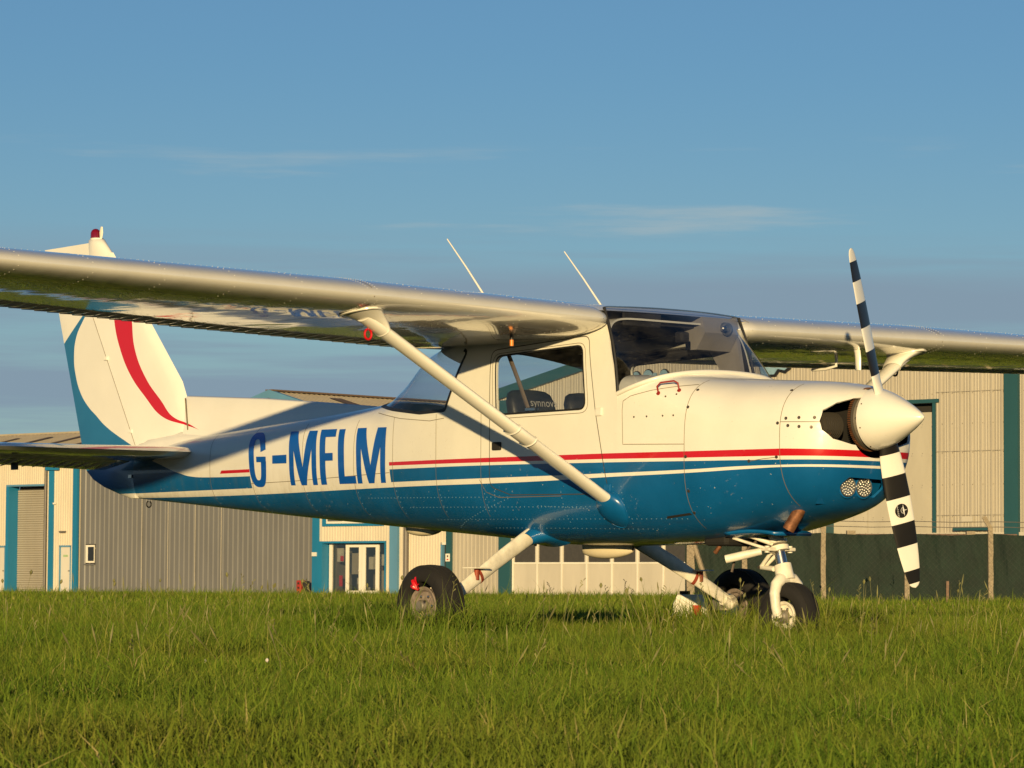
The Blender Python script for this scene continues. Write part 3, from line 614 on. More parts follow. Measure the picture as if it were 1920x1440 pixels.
# chain-link: a lattice of thin wires on the camera side of the posts
cl = MB()
for k in range(-12, 120):
    for sg in (1, -1):
        x0 = 3.96+k*.14; pts = []
        xa, xb = x0, x0+sg*1.62
        za, zb = .03, 1.65
        if sg > 0 and xa < 3.96: za += (3.96-xa); xa = 3.96
        if sg < 0 and xb < 3.96: zb -= (3.96-xb); xb = 3.96
        if xa >= 3.96 and xb >= 3.96 and xa < 20.5 and xb < 20.5 and za < zb: cl.tube([(xa, -.10, za), (xb, -.10, zb)], .0014, 3, False)
cl.out('chain_link', simple('galvanised_wire', (.05, .055, .04), .6), FE, fix=False, kind='stuff')
PB = empty('scaffold_rack', FO+FWH*9, FA, 'rack of long dark poles on pale blocks behind the fence', 'rack')
for z, r in ((1.66, .045), (1.73, .04)): tubeo('pole', [(6.9, .0, z), (12.9, .05, z+.03)], r, M_TIMB, PB, 8)
for u in (7.1, 8.55, 9.9, 11.6, 12.5): boxo('block', (u, -.1, 0), (u+.22, .15, 1.86 if u < 12 else 1.75), M_CONC, PB)
boxo('white_sheet', (6.2, .2, 1.1), (13.2, .3, 1.76), M_UPVC, PB)
# red cabinet by the grey unit, white and red marker in the grass
RC = empty('red_cabinet', YO, YA, 'narrow red box standing at the corner of the grey unit', 'cabinet')
boxo('body', (-2.68, -.55, 0), (-2.44, -.25, .64), simple('faded_red_box', (.32, .025, .02), .6), RC, .02); boxo('side_bag', (-2.40, -.5, 0), (-2.18, -.25, .62), M_BDARK, RC, .04)
for k in range(3): boxo('slot', (-2.60, -.565, .12+k*.18), (-2.50, -.552, .2+k*.18), M_BDARK, RC)
mo = field(20.2, 1.06); MK = empty('field_marker', mo, FA, 'low white marker with a red stripe in the grass behind the far wheel', 'marker'); MK.scale = (.62, .62, 1.4)
V = [(-.19,-.2,0),(.19,-.2,0),(.15,-.02,.21),(-.13,-.02,.21),(-.19,.2,0),(.19,.2,0)]
mb_ = MB().add([(-.19,-.16,0),(.19,-.16,0),(.16,-.05,.16),(.12,-.02,.20),(-.12,-.02,.20),(-.16,-.05,.16),(-.19,.16,0),(.19,.16,0),(.16,.05,.16),(.12,.02,.20),(-.12,.02,.20),(-.16,.05,.16)], [(0,1,2,3,4,5),(11,10,9,8,7,6),(0,6,7,1),(1,7,8,2),(2,8,9,3),(3,9,10,4),(4,10,11,5),(5,11,6,0)]).out('body', M_UPVC, MK)
MB().add([(.03,-.165,.02),(.12,-.165,.02),(.10,-.062,.155),(.02,-.062,.155)], [(0,1,2,3)]).out('red_stripe', M_RED, MK); boxo('handle', (-.10, -.015, .2), (.0, .015, .215), M_BDARK, MK)
# ------------------------------------------------------------ the aircraft
AC = empty('light_aircraft', (0, 0, 0), 0, 'white, blue and red high-wing light aircraft with a black-and-white striped propeller parked on the grass', 'aircraft')
# x: bottom, waist, top, half width, lower and upper roundness
FR = [(2.075,.97,1.13,1.275,.185,2.2,2.3),(2.05,.87,1.11,1.31,.275,2.3,2.4),(1.98,.772,1.08,1.34,.352,2.4,2.6),(1.90,.717,1.06,1.357,.388,2.5,2.8),(1.82,.688,1.05,1.366,.410,2.6,2.9),(1.6,.635,1.03,1.38,.447,2.7,3.1),(1.4,.597,1.0,1.393,.475,2.8,3.2),(1.23,.57,1.0,1.405,.497,2.9,3.6),(.94,.552,1.0,1.43,.515,3,6),(.74,.545,1.0,1.432,.522,3,10)]
RR = [(.74,.545,1.0,1.74,.522,3,9),(.2,.542,1.0,1.74,.525,3,9),(-.1,.552,1.0,1.74,.523,3,8),(-.5,.583,1.02,1.73,.515,2.9,6),(-.95,.616,1.03,1.665,.475,2.8,4.0),(-1.2,.634,1.035,1.515,.445,2.7,3.2),(-1.38,.647,1.038,1.415,.423,2.65,3.0),(-1.54,.659,1.04,1.374,.402,2.6,3.2),(-1.8,.679,1.04,1.347,.37,2.6,3.6),(-2.37,.721,1.04,1.31,.298,2.5,3.8),(-2.73,.75,1.04,1.29,.252,2.5,3.6),(-3.43,.807,1.05,1.245,.165,2.4,3.0),(-4.19,.868,1.05,1.185,.07,2.3,2.3)]
def pchip(xs, ys, x):
    xs = np.asarray(xs); ys = np.asarray(ys); h = np.diff(xs); d = np.diff(ys)/h; m = np.zeros(len(xs))
    m[0], m[-1] = d[0], d[-1]
    for i in range(1, len(xs)-1):
        if d[i-1]*d[i] > 0:
            w1, w2 = 2*h[i]+h[i-1], h[i]+2*h[i-1]; m[i] = (w1+w2)/(w1/d[i-1]+w2/d[i])
    i = np.clip(np.searchsorted(xs, x)-1, 0, len(h)-1); t = (x-xs[i])/h[i]
    return (1+2*t)*(1-t)**2*ys[i] + t*(1-t)**2*h[i]*m[i] + t*t*(3-2*t)*ys[i+1] + t*t*(t-1)*h[i]*m[i+1]
def prm(T, x):
    A = np.array(sorted(T)); return [pchip(A[:, 0], A[:, k], x) for k in range(1, 7)]
NSEG = 80
def ring(T, x):
    zb, zc, zt, w, nl, nu = prm(T, x); R = []
    for k in range(NSEG):
        th = 2*math.pi*(k+.5)/NSEG; c, s = math.cos(th), math.sin(th); n = nu if s > 0 else nl
        yy = w*math.copysign(abs(c)**(2/n), c); zz = zc + (zt-zc if s > 0 else zc-zb)*math.copysign(abs(s)**(2/n), s)
        R.append((x, yy, zz))
    return R
def loft_bm(T, xs, mat_i=0):
    b = bmesh.new(); prev = None
    for x in xs:
        cur = [b.verts.new(p) for p in ring(T, x)]
        if prev:
            for k in range(NSEG):
                b.faces.new((prev[k], prev[(k+1) % NSEG], cur[(k+1) % NSEG], cur[k]))
        prev = cur
    for f in b.faces: f.smooth = True
    bmesh.ops.recalc_face_normals(b, faces=b.faces)
    return b
xsF = [2.075, 2.07, 2.06, 2.045, 2.03, 2.01] + list(np.linspace(1.985, .74, 44))
xsR = list(np.linspace(.74, -1.6, 80)) + list(np.linspace(-1.64, -4.19, 60))
bF = loft_bm(FR, xsF); bR = loft_bm(RR, xsR)
bvhF = BVHTree.FromBMesh(bF); bvhR = BVHTree.FromBMesh(bR)
def cut(b, poly, axes, keep, margin=.03):
    """split the shell along a convex outline and return the faces inside it"""
    a0, a1 = axes; P = [Vector((p[0], p[1])) for p in poly]
    area = sum(P[i].x*P[(i+1) % len(P)].y-P[(i+1) % len(P)].x*P[i].y for i in range(len(P)))
    if area < 0: P = P[::-1]
    lo = [min(p[k] for p in P)-margin for k in (0, 1)]; hi = [max(p[k] for p in P)+margin for k in (0, 1)]
    def sel():
        R = []
        for f in b.faces:
            c = f.calc_center_median()
            if not keep(c): continue
            us = [v.co[a0] for v in f.verts]; vs = [v.co[a1] for v in f.verts]
            if max(us) < lo[0] or min(us) > hi[0] or max(vs) < lo[1] or min(vs) > hi[1]: continue
            R.append(f)
        return R
    for i in range(len(P)):
        p, q = P[i], P[(i+1) % len(P)]; d = q-p
        if d.length < 1e-5: continue
        no = Vector((0, 0, 0)); no[a0] = -d.y; no[a1] = d.x; co = Vector((0, 0, 0)); co[a0] = p.x; co[a1] = p.y
        fs = sel(); g = set(fs)
        for f in fs: g.update(f.edges); g.update(f.verts)
        bmesh.ops.bisect_plane(b, geom=list(g), plane_co=co, plane_no=no.normalized(), dist=1e-6)
    ins = []
    for f in sel():
        c = f.calc_center_median(); ok = True
        for i in range(len(P)):
            p, q = P[i], P[(i+1) % len(P)]
            if (q.x-p.x)*(c[a1]-p.y)-(q.y-p.y)*(c[a0]-p.x) < -1e-7: ok = False; break
        if ok: ins.append(f)
    return ins
def take(b, faces, name, mats, parent, inset=0., thick=0., off=-1., label=None):
    nb = bmesh.new(); mp = {}
    for f in faces:
        vs = []
        for v in f.verts:
            if v not in mp: mp[v] = nb.verts.new(v.co - v.normal*inset)
            vs.append(mp[v])
        g = nb.faces.new(vs); g.smooth = True
    bmesh.ops.delete(b, geom=faces, context='FACES')
    return fin_bm(nb, name, mats, parent, thick, off, label)
def fin_bm(nb, name, mats, parent, thick=0., off=-1., label=None):
    me = bpy.data.meshes.new(name); nb.to_mesh(me); nb.free()
    for m in mats: me.materials.append(m)
    me.polygons.foreach_set('use_smooth', np.ones(len(me.polygons), dtype=bool))
    o = bpy.data.objects.new(name, me); COL.objects.link(o); o.parent = parent
    if label: o['label'] = label
    if thick:
        m = o.modifiers.new('thick', 'SOLIDIFY'); m.thickness = thick; m.offset = off
        if len(mats) > 1: m.material_offset = 1; m.material_offset_rim = 0
        e_ = o.modifiers.new('split', 'EDGE_SPLIT'); e_.split_angle = math.radians(38)
    return o
STB = lambda c: c.y < -.02
PRT = lambda c: c.y > .02
# front shell: cooling inlets and landing-light recess
inl = [(-.335,1.15),(-.33,1.105),(-.285,1.06),(-.18,1.035),(-.06,1.02),(-.06,1.275),(-.15,1.268),(-.25,1.243),(-.315,1.205)]
for s in (1, -1):
    fs = cut(bF, [(s*p[0], p[1]) for p in inl], (1, 2), lambda c, s=s: c.x > 1.85 and c.y*s < .02)
    bmesh.ops.delete(bF, geom=fs, context='FACES')
lit = rounded([(-.20,.79),(.10,.775),(.135,.825),(.09,.865),(-.19,.872),(-.225,.835)], .02, 3)
LX = -.055
lit = [(p[0]*.85+.012-.012, p[1]) for p in lit]
fs = cut(bF, lit, (1, 2), lambda c: c.x > 1.5 and c.z < .95)
bmesh.ops.delete(bF, geom=fs, context='FACES')
# split cowling from front fuselage at the firewall
def split_x(b, x):
    g = list(b.verts)+list(b.edges)+list(b.faces)
    bmesh.ops.bisect_plane(b, geom=g, plane_co=(x, 0, 0), plane_no=(1, 0, 0), dist=1e-6)
split_x(bF, 1.21); split_x(bF, 1.80)
bowl = take(bF, [f for f in bF.faces if f.calc_center_median().x > 1.80], 'nose_bowl', [M_FUS, M_DARK], AC, thick=.012)
cowl = take(bF, [f for f in bF.faces if f.calc_center_median().x > 1.21], 'engine_cowling', [M_FUS, M_DARK], AC, thick=.012)
# open the deck under the windscreen so that the cabin reads as one space
bmesh.ops.delete(bF, geom=[f for f in bF.faces if f.calc_center_median().x < .94 and abs(f.calc_center_median().y) < .40 and f.calc_center_median().z > 1.3], context='FACES')
front = fin_bm(bF, 'front_fuselage', [M_FUS, M_LINER], AC, thick=.012)
# rear shell: A-pillar cut, windows, doors
g = [f for f in bR.faces if f.calc_center_median().x > .5]
gg = set(g)
for f in g: gg.update(f.edges); gg.update(f.verts)
bmesh.ops.bisect_plane(bR, geom=list(gg), plane_co=(.742, 0, 1.326), plane_no=Vector((.464, 0, .125)).normalized(), dist=1e-6)
bmesh.ops.delete(bR, geom=[f for f in bR.faces if f.calc_center_median().z > 1.32 and (f.calc_center_median().x-.742)*.464+(f.calc_center_median().z-1.326)*.125 > 0], context='FACES')
WIN = rounded([(-.222,1.565),(.468,1.592),(.498,1.255),(-.208,1.248)], .045)
DOOR = rounded([(-.265,1.60),(.512,1.642),(.575,1.234),(.672,.805),(-.1,.812),(-.262,.86)], .05, 4)
RWIN = rounded([(-.485,1.612),(-.655,1.288),(-.90,1.283),(-1.20,1.315),(-1.455,1.352),(-1.50,1.42),(-1.12,1.72),(-.95,1.668)], .03, 4)
for side, kp in ((-1, STB), (1, PRT)):
    fs = cut(bR, RWIN, (0, 2), kp)
    for f in fs: f.material_index = 9
rw = [f for f in bR.faces if f.material_index == 9 or (f.calc_center_median().x < -.95 and f.calc_center_median().x > -1.45 and abs(f.calc_center_median().y) <= .03 and f.calc_center_median().z > 1.25)]
for f in rw: f.material_index = 0
rear_window = take(bR, rw, 'rear_window', [M_GLASS], AC, inset=.004)
for side, kp in ((-1, STB), (1, PRT)):
    fs = cut(bR, WIN, (0, 2), kp)
    take(bR, fs, 'door_window', [M_GLASS], AC, inset=.006)
    fs = cut(bR, DOOR, (0, 2), kp)
    take(bR, fs, 'cabin_door', [M_FUS, M_LINER], AC, thick=.018, label='white cabin door with the red and blue stripes' if side < 0 else None)
fuse = fin_bm(bR, 'fuselage', [M_FUS, M_LINER], AC, thick=.01)
tail_cap = MB(); rg = ring(RR, -4.19); tail_cap.add(rg, [tuple(range(NSEG))]); tail_cap.out('tail_bulkhead', M_BLUE, AC)

# surface followers: seams, decals, rivets on the fuselage
def surf(x, z, side=-1):
    bv = bvhF if x > .74 else bvhR
    h = bv.ray_cast(Vector((x, side*1.2, z)), Vector((0, -side, 0)), 1.3)
    return (h[0], h[1]) if h[0] is not None else (None, None)
def ribbon(pts, w=.004, side=-1, lift=.0012, closed=False, step=.012):
    P = [Vector((p[0], 0, p[1])) for p in pts]
    if closed: P.append(P[0])
    L = []
    for i in range(len(P)-1):
        n = max(1, int((P[i+1]-P[i]).length/step))
        for k in range(n): L.append(P[i].lerp(P[i+1], k/n))
    L.append(P[-1]); V = []; F = []
    for i, p in enumerate(L):
        t = (L[min(i+1, len(L)-1)]-L[max(i-1, 0)]).normalized(); q = Vector((-t.z, 0, t.x))
        row = []
        for sgn in (-.5, .5):
            pp = p + q*w*sgn; h, n = surf(pp.x, pp.z, side)
            if h is None: row = None; break
            if n.y*side < 0: n = -n
            row.append(h + n*lift)
        if row: V += row; F.append(len(V)//2-1)
        else: F.append(None)
    FF = [(2*a, 2*a+1, 2*b+1, 2*b) for a, b in zip(F[:-1], F[1:]) if a is not None and b is not None]
    return V, FF
def ribbon_o(name, lists, mat, parent, w=.004, side=-1, closed=False, lift=.0012):
    mb = MB()
    for l in lists: mb.add(*ribbon(l, w, side, lift, closed))
    return mb.out(name, mat, parent, smooth=False, fix=False)
def xring(x, z0, z1): return [(x, z) for z in np.linspace(z0, z1, 40)]
seams = [[(1.21, z) for z in np.linspace(1.385, .62, 30)], [(1.80, z) for z in np.linspace(1.345, .73, 24)],
         [(.78, 1.285), (.83, 1.31), (.96, 1.335), (1.1, 1.352), (1.2, 1.36)], [(.78, 1.285), (.775, 1.24), (.78, 1.06), (1.21, 1.05)],
         [(1.80, 1.148), (2.0, 1.144)], [(.574, 1.234), (.672, .80)],
         [(1.62, .955), (1.70, .965), (1.79, .972)], [(-2.74, .93), (-2.2, .935), (-1.2, .958)],
         [(-.66, 1.245), (-.8, 1.235), (-1.1, 1.26), (-1.4, 1.305)], [(-.35, .9), (-.3, .83), (-.2, .80), (.3, .80)]] + [[(x_, z_) for z_ in np.linspace(1.27, .70, 20)] for x_ in (-.335, -.735, -1.165, -1.575, -2.135, -2.715, -3.215)]
for l_ in seams: ribbon_o('panel_seam', [l_], M_SEAL, front, .0032)
for o_ in [o for o in AC.children if o.name.startswith('cabin_door')]:
    sd_ = -1 if o_.data.vertices[0].co.y < 0 else 1
    ribbon_o('door_gap', [DOOR], M_GAP, o_, .0045, sd_, True)
    ribbon_o('window_seal', [WIN], M_BLKSEAL, o_, .010, sd_, True, .0016)
    big = [(-.248,1.578),(.488,1.608),(.522,1.235),(-.235,1.225)]
    ribbon_o('window_frame_line', [rounded(big, .06)], M_SEAL, o_, .0032, sd_, True)
for s in (-1, 1): ribbon_o('rear_window_seal', [RWIN[:26]], M_BLKSEAL, rear_window, .018, s, False, .002)

# rivets: small domes in rows
def dome(mb, p, n, r=.0030):
    u = n.orthogonal().normalized(); w = n.cross(u)
    V = [p + (u*math.cos(t)+w*math.sin(t))*r for t in (0, 1.2566, 2.5133, 3.77, 5.0265)] + [p + n*r*.55]
    mb.add(V, [(k, (k+1) % 5, 5) for k in range(5)])
rv = MB(); rvb = MB()
def rivet_line(pts, step=.032, side=-1, r=.0030):
    P = [Vector((p[0], 0, p[1])) for p in pts]
    for i in range(len(P)-1):
        n = max(1, int((P[i+1]-P[i]).length/step))
        for k in range(n):
            q = P[i].lerp(P[i+1], k/n); h, nn = surf(q.x, q.z, side)
            if h is None: continue
            if nn.y*side < 0: nn = -nn
            dome(rv if h.z > .87 else rvb, h, nn, r if h.z > .87 else r*1.15)
for x in (-.32, -.72, -1.15, -1.56, -2.12, -2.70, -3.2): rivet_line([(x, 1.28), (x, .70)], .03)
for x in (.70, .76): rivet_line([(x, 1.25), (x, .62)], .03)
for z, a, b in ((.67, 1.15, -.9), (.74, .5, -1.1), (.80, -.1, -1.5), (.62, .9, -.4), (1.22, -.7, -1.5), (1.07, 1.18, .8), (1.10, -4.1, -3.5)): rivet_line([(a, z), (b, z+.02)], .034)
rivet_line([(-.1, .80), (-.5, .70), (-.75, .64)], .03); rivet_line([(-.2, .9), (-.28, .7)], .03); rivet_line([(.3, .82), (.3, .6)], .03); rivet_line([(.1, .75), (.5, .73)], .026)
rivet_line([(-.63, 1.26), (-.95, 1.255), (-1.3, 1.295)], .028)
rv.out('rivet', M_FUS, fuse, smooth=False, fix=False, kind='stuff'); rvb.out('lower_rivet', M_RIVETB, fuse, smooth=False, fix=False, kind='stuff')
# cowling fasteners
for (x, z) in ((1.83,1.165),(1.90,1.167),(1.975,1.166),(1.785,1.142),(1.845,1.128),(1.905,1.122),(1.965,1.118),(1.215,1.24),(1.225,1.33),(1.78,.972),(1.615,.955),(1.22,.985),(1.215,.70),(1.79,1.31),(1.225,.81),(.86,1.2),(.95,1.2),(1.06,1.2),(1.13,1.2),(1.06,1.30),(1.12,1.31)):
    h, n = surf(x, z)
    if h is None: continue
    if n.y > 0: n = -n
    small = .005 if x < 1.15 else .0085
    revo('fastener', [(-.002, small), (.0022, small), (.0026, small*.7), (.001, .0)], h, n, M_FAST, cowl if x > 1.21 else front, seg=10)

# registration letters, laid on the skin
LQ = {'g': [(-2.726, .909), (-2.534, .906), (-2.562, 1.233), (-2.771, 1.239)], 'dash': [(-2.474, 1.043), (-2.312, 1.041), (-2.313, 1.092), (-2.475, 1.092)],
 'm1': [(-2.274, .91), (-1.972, .906), (-1.986, 1.223), (-2.293, 1.228)], 'f': [(-1.933, .906), (-1.762, .905), (-1.777, 1.225), (-1.949, 1.227)],
 'l': [(-1.735, .906), (-1.553, .905), (-1.568, 1.221), (-1.749, 1.222)], 'm2': [(-1.539, .904), (-1.241, .902), (-1.238, 1.216), (-1.556, 1.222)]}
def strokes():
    R = lambda u0, v0, u1, v1: [(u0, v0), (u1, v0), (u1, v1), (u0, v1)]
    Mu = [R(0, 0, .17, 1), R(.83, 0, 1, 1), [(.05, 1), (.30, 1), (.60, 0), (.40, 0)], [(.70, 1), (.95, 1), (.60, 0), (.40, 0)]]
    U = {'m1': Mu, 'm2': Mu, 'f': [R(0, 0, .36, 1), R(.36, .86, 1, 1), R(.36, .43, .84, .57)], 'l': [R(0, 0, .36, 1), R(.36, 0, 1, .135)], 'dash': [R(0, 0, 1, 1)]}
    G = []; n = 3.0
    def pt(a, k):
        c, s = math.cos(a), math.sin(a); X, Z = (.5, .5) if k else (.20, .375)
        return (.5+X*math.copysign(abs(c)**(2/n), c), .5+Z*math.copysign(abs(s)**(2/n), s))
    A = np.linspace(math.radians(13), math.radians(359), 48)
    for a, b in zip(A[:-1], A[1:]): G.append([pt(a, 1), pt(b, 1), pt(b, 0), pt(a, 0)])
    G.append(R(.45, .455, 1.0, .555)); U['g'] = G
    W_ = {}
    for k, P in U.items():
        q = LQ[k]; f = lambda u, v: tuple((q[0][i]*(1-u)+q[1][i]*u)*(1-v)+(q[3][i]*(1-u)+q[2][i]*u)*v for i in (0, 1))
        W_[k] = [[f(u, v) for u, v in p] for p in P]
    return W_
def skin_poly(polys, lift, side=-1, cell=.022):
    b2 = bmesh.new()
    for p in polys:
        q = bmesh.new(); vs = [q.verts.new((a, 0, c)) for a, c in p]; q.faces.new(vs)
        xs = [a for a, c in p]; zs = [c for a, c in p]
        for ax, lo, hi in ((0, min(xs), max(xs)), (2, min(zs), max(zs))):
            v = (math.floor(lo/cell)+1)*cell
            while v < hi-1e-4:
                co = Vector((0, 0, 0)); no = Vector((0, 0, 0)); co[ax] = v; no[ax] = 1
                bmesh.ops.bisect_plane(q, geom=list(q.verts)+list(q.edges)+list(q.faces), plane_co=co, plane_no=no, dist=1e-6); v += cell
        mp = {}
        for v in q.verts: mp[v] = b2.verts.new(v.co)
        for f in q.faces: b2.faces.new([mp[v] for v in f.verts])
        q.free()
    for v in b2.verts:
        h, n = surf(v.co.x, v.co.z, side)
        if h is None: continue
        if n.y*side < 0: n = -n
        v.co = h + n*lift
    return b2
for nm, polys in strokes().items():
    for s in (-1, 1):
        if s > 0: continue
        mbm = bmesh.new()
        for i, p in enumerate(polys):
            # overlapping strokes sit on slightly different lifts
            b2 = skin_poly([p], .0022 + (0 if nm == 'g' and i < 47 else .0004*(i % 6)), s)
            me = bpy.data.meshes.new('t'); b2.to_mesh(me); b2.free(); mbm.from_mesh(me); bpy.data.meshes.remove(me)
        fin_bm(mbm, 'registration_letter' if nm != 'dash' else 'registration_dash', [M_LETTER], fuse)

# cowling interior: bulkhead, cylinder, ring gear, light cluster
revo('engine_baffle', [(-.02, .285), (0, .28)], (1.86, 0, 1.05), (1, 0, 0), M_DARK, bowl, 40)
M_CYL = simple('dark_aluminium', (.07, .062, .05), .6, .5)  # aluminium in a darker tone, for cylinders and starter ring
gear_r = MB(); gear_r.rev([(-.012, .148), (.006, .154), (.012, .14), (.004, .12), (-.012, .12)], (2.035, 0, 1.167), (1, 0, 0), 72, True)
gear_r.out('starter_ring', M_CYL, AC, smooth=False)
th_ = MB()
for k in range(90):
    a = 2*math.pi*k/90; c, s = math.cos(a), math.sin(a); ctr = Vector((2.032, .158*c, 1.167+.158*s))
    th_.tube([ctr+Vector((-.008, 0, 0)), ctr+Vector((.008, 0, 0))], .0035, 4)
th_.out('starter_teeth', M_RUST, AC)
revo('ring_plate', [(0, .142), (.012, .140), (.016, .12), (.016, .02)], (2.042, 0, 1.167), (1, 0, 0), M_ALU, AC, 48)
for k in range(14):
    a = 2*math.pi*k/14; revo('ring_bolt', [(0, .008), (.006, .007), (.008, .003)], (2.05, .132*math.cos(a), 1.167+.132*math.sin(a)), (1, 0, 0), M_STEEL, AC, 8)
for s in (-1, 1):
    cy = MB()
    for k in range(9): cy.rev([(0, .07), (.006, .07)], (1.93, s*(.16+k*.014), 1.13), (0, s, 0), 20)
    cy.rev([(0, .05), (.14, .05)], (1.93, s*.15, 1.13), (0, s, 0), 16)
    cy.out('engine_cylinder', M_CYL, bowl)
    tubeo('ignition_pipe', [(1.96, s*.30, 1.05), (1.97, s*.22, 1.11), (1.93, s*.16, 1.10)], .017, M_RUST, bowl)
rec_ = MB(); rec_.add([(1.99, -.26, .90), (1.99, .16, .90), (1.90, .16, .74), (1.90, -.26, .74), (1.93, -.26, .90), (1.93, .16, .90)], [(0, 1, 2, 3), (0, 4, 5, 1)]); rec_.out('light_recess', M_BLUE, bowl, fix=False)
M_LED = simple('lamp_reflector', (.30, .30, .29), .25, .8, var=.3, nscale=120)
M_LENS = simple('lamp_lens', (.85, .84, .8), .2, .2, coat=1.)
for ly, lx in ((-.118, 1.985), (-.010, 1.995)):
    c0 = Vector((lx, ly, .826)); ax = Vector((1, -.12, -.05)).normalized()
    lb = revo('landing_light', [(-.06, .048), (.008, .050), (.012, .047), (.004, .044), (.0, .0)], c0, ax, M_LED, bowl, 28)
    lp = MB(); uu = ax.orthogonal().normalized(); ww = ax.cross(uu)
    for rr_, nn_ in ((0, 1), (.015, 6), (.028, 11), (.039, 15)):
        for k in range(nn_):
            a = 2*math.pi*k/nn_; lp.rev([(.003, .0040), (.007, .0036), (.009, .0015)], c0+(uu*math.cos(a)+ww*math.sin(a))*rr_, ax, 8)
    lp.out('light_emitters', M_LENS, bowl, smooth=True)
    revo('light_bezel', [(-.03, .056), (.004, .058), (.006, .052), (-.004, .050)], c0, ax, M_BLUE, bowl, 28)

# spinner and propeller
HX, HZ = 2.12, 1.167
sp_ = [(-.045, .150), (-.04, .157), (-.01, .153), (.04, .136), (.09, .114), (.14, .089), (.19, .062), (.235, .034), (.258, .017), (.268, .006), (.271, .0)]
revo('spinner', sp_, (HX, 0, HZ), (1, 0, 0), M_WHITE, AC, 64, ang=60)
for k in range(8):
    a = 2*math.pi*(k+.4)/8; revo('spinner_screw', [(0, .004), (.002, .0036), (.0025, .001)], (HX-.02, .1565*math.cos(a), HZ+.1565*math.sin(a)), (0, math.cos(a), math.sin(a)), M_FAST, AC, 8)
TH = -.2787
def blade(sgn, bounds):
    # bounds: list of (radius, colour index of the band that starts here); 0 white, 1 black
    radial = Vector((0, math.sin(TH), math.cos(TH)))*sgn
    motion = Vector((0, -math.cos(TH), math.sin(TH)))*sgn     # the way the blade turns
    ax = Vector((1, 0, 0)); V = []; F = []; fm = []; NP = 20
    rs = sorted(set([b[0] for b in bounds] + [.05, .09, .13, .2, .3, .4, .5, .58, .66, .72, .78, .82, .845, .86, .868, .874, .876]))
    for r in rs:
        ch = float(np.interp(r, [.05,.09,.15,.25,.45,.6,.72,.8,.85,.866,.873,.876], [.075,.085,.105,.128,.138,.128,.108,.088,.066,.048,.028,.008]))
        tk = float(np.interp(r, [.05,.1,.2,.4,.876], [.06,.05,.03,.018,.006]))
        be = math.radians(float(np.interp(r, [.05, .25, .6, .88], [27, 25, 21, 16])))
        cdv = motion*math.cos(be) + ax*math.sin(be); nv = ax*math.cos(be) - motion*math.sin(be)
        c = Vector((HX, 0, HZ)) + radial*r
        for k in range(NP):
            a = 2*math.pi*k/NP; V.append(c + cdv*(ch*.5*math.cos(a)) + nv*(tk*.5*math.sin(a)*(1.25 if math.sin(a) > 0 else .6)))
    col = lambda r: [b[1] for b in bounds if b[0] <= r+1e-6][-1]
    for i in range(len(rs)-1):
        for k in range(NP):
            k2 = (k+1) % NP; F.append((i*NP+k, i*NP+k2, (i+1)*NP+k2, (i+1)*NP+k)); fm.append(col(rs[i]))
    F.append(tuple((len(rs)-1)*NP+k for k in range(NP))); fm.append(0)
    o = mk('propeller_blade', V, F, None, AC, True, mats=[M_PROPW, M_BLACK], fm=fm, angle=60, label='propeller blade pointing %s' % ('up' if sgn > 0 else 'down, with a round black emblem'))
    b = bmesh.new(); b.from_mesh(o.data); bmesh.ops.recalc_face_normals(b, faces=b.faces); b.to_mesh(o.data); b.free()
    return o, radial, motion
M_PROPW = simple('propeller_white_paint', (.76, .74, .68), .3, var=.05, coat=.4)
blade(1, [(.05,0),(.23,1),(.356,0),(.476,1),(.60,0),(.71,1),(.81,0)])
bb, rad_, mot_ = blade(-1, [(.05,1),(.18,0),(.292,1),(.41,0),(.539,1),(.657,0),(.785,1),(.852,0)])
# maker's round emblem on the lower blade
r0 = .475; be = math.radians(float(np.interp(r0, [.05, .25, .6, .88], [27, 25, 21, 16]))); cdv = mot_*math.cos(be)+Vector((1, 0, 0))*math.sin(be); nv = Vector((1, 0, 0))*math.cos(be)-mot_*math.sin(be)
c0 = Vector((HX, 0, HZ)) + rad_*r0 + nv*.0108
def onblade(u, v, l): return c0 + cdv*u + rad_*v + nv*l      # u across, v along
em = MB(); em.add([onblade(.036*math.cos(a), .036*math.sin(a), 0.0005) for a in np.linspace(0, 2*math.pi, 33)[:-1]]+[onblade(.036*math.cos(a), .036*math.sin(a), -.004) for a in np.linspace(0, 2*math.pi, 33)[:-1]], [tuple(range(32))]+[(k, (k+1)%32, (k+1)%32+32, k+32) for k in range(32)])
em.out('emblem_disc', M_BLACK, bb)
emw = MB()
emw.add([onblade(*p, .0012) for p in ((.012,-.031),(.0155,-.001),(.012,.030),(.006,.0),)], [(0, 1, 2, 3)])
emw.add([onblade(*p, .0014) for p in ((.012,-.0025),(.034,0),(.012,.0025))], [(0, 1, 2)])
A_ = np.linspace(math.radians(100), math.radians(265), 15)
for a, b in zip(A_[:-1], A_[1:]): emw.add([onblade(.012+.0165*math.cos(t)*q, .0165*math.sin(t)*q, .0011) for t, q in ((a, 1), (b, 1), (b, .88), (a, .88))], [(0, 1, 2, 3)])
emw.out('emblem_mark', M_PRINT, bb, fix=False)
tm = text_mesh('McCAULEY', .0115)
tm.materials.append(M_PRINT)
tm.transform(Matrix((( -rad_.x*-1, cdv.x, nv.x, 0), (rad_.y, cdv.y, nv.y, 0), (rad_.z, cdv.z, nv.z, 0), (0, 0, 0, 1))))
tm.transform(Matrix.Translation(onblade(-.021, 0, .0012)))
to = bpy.data.objects.new('emblem_text', tm); COL.objects.link(to); to.parent = bb

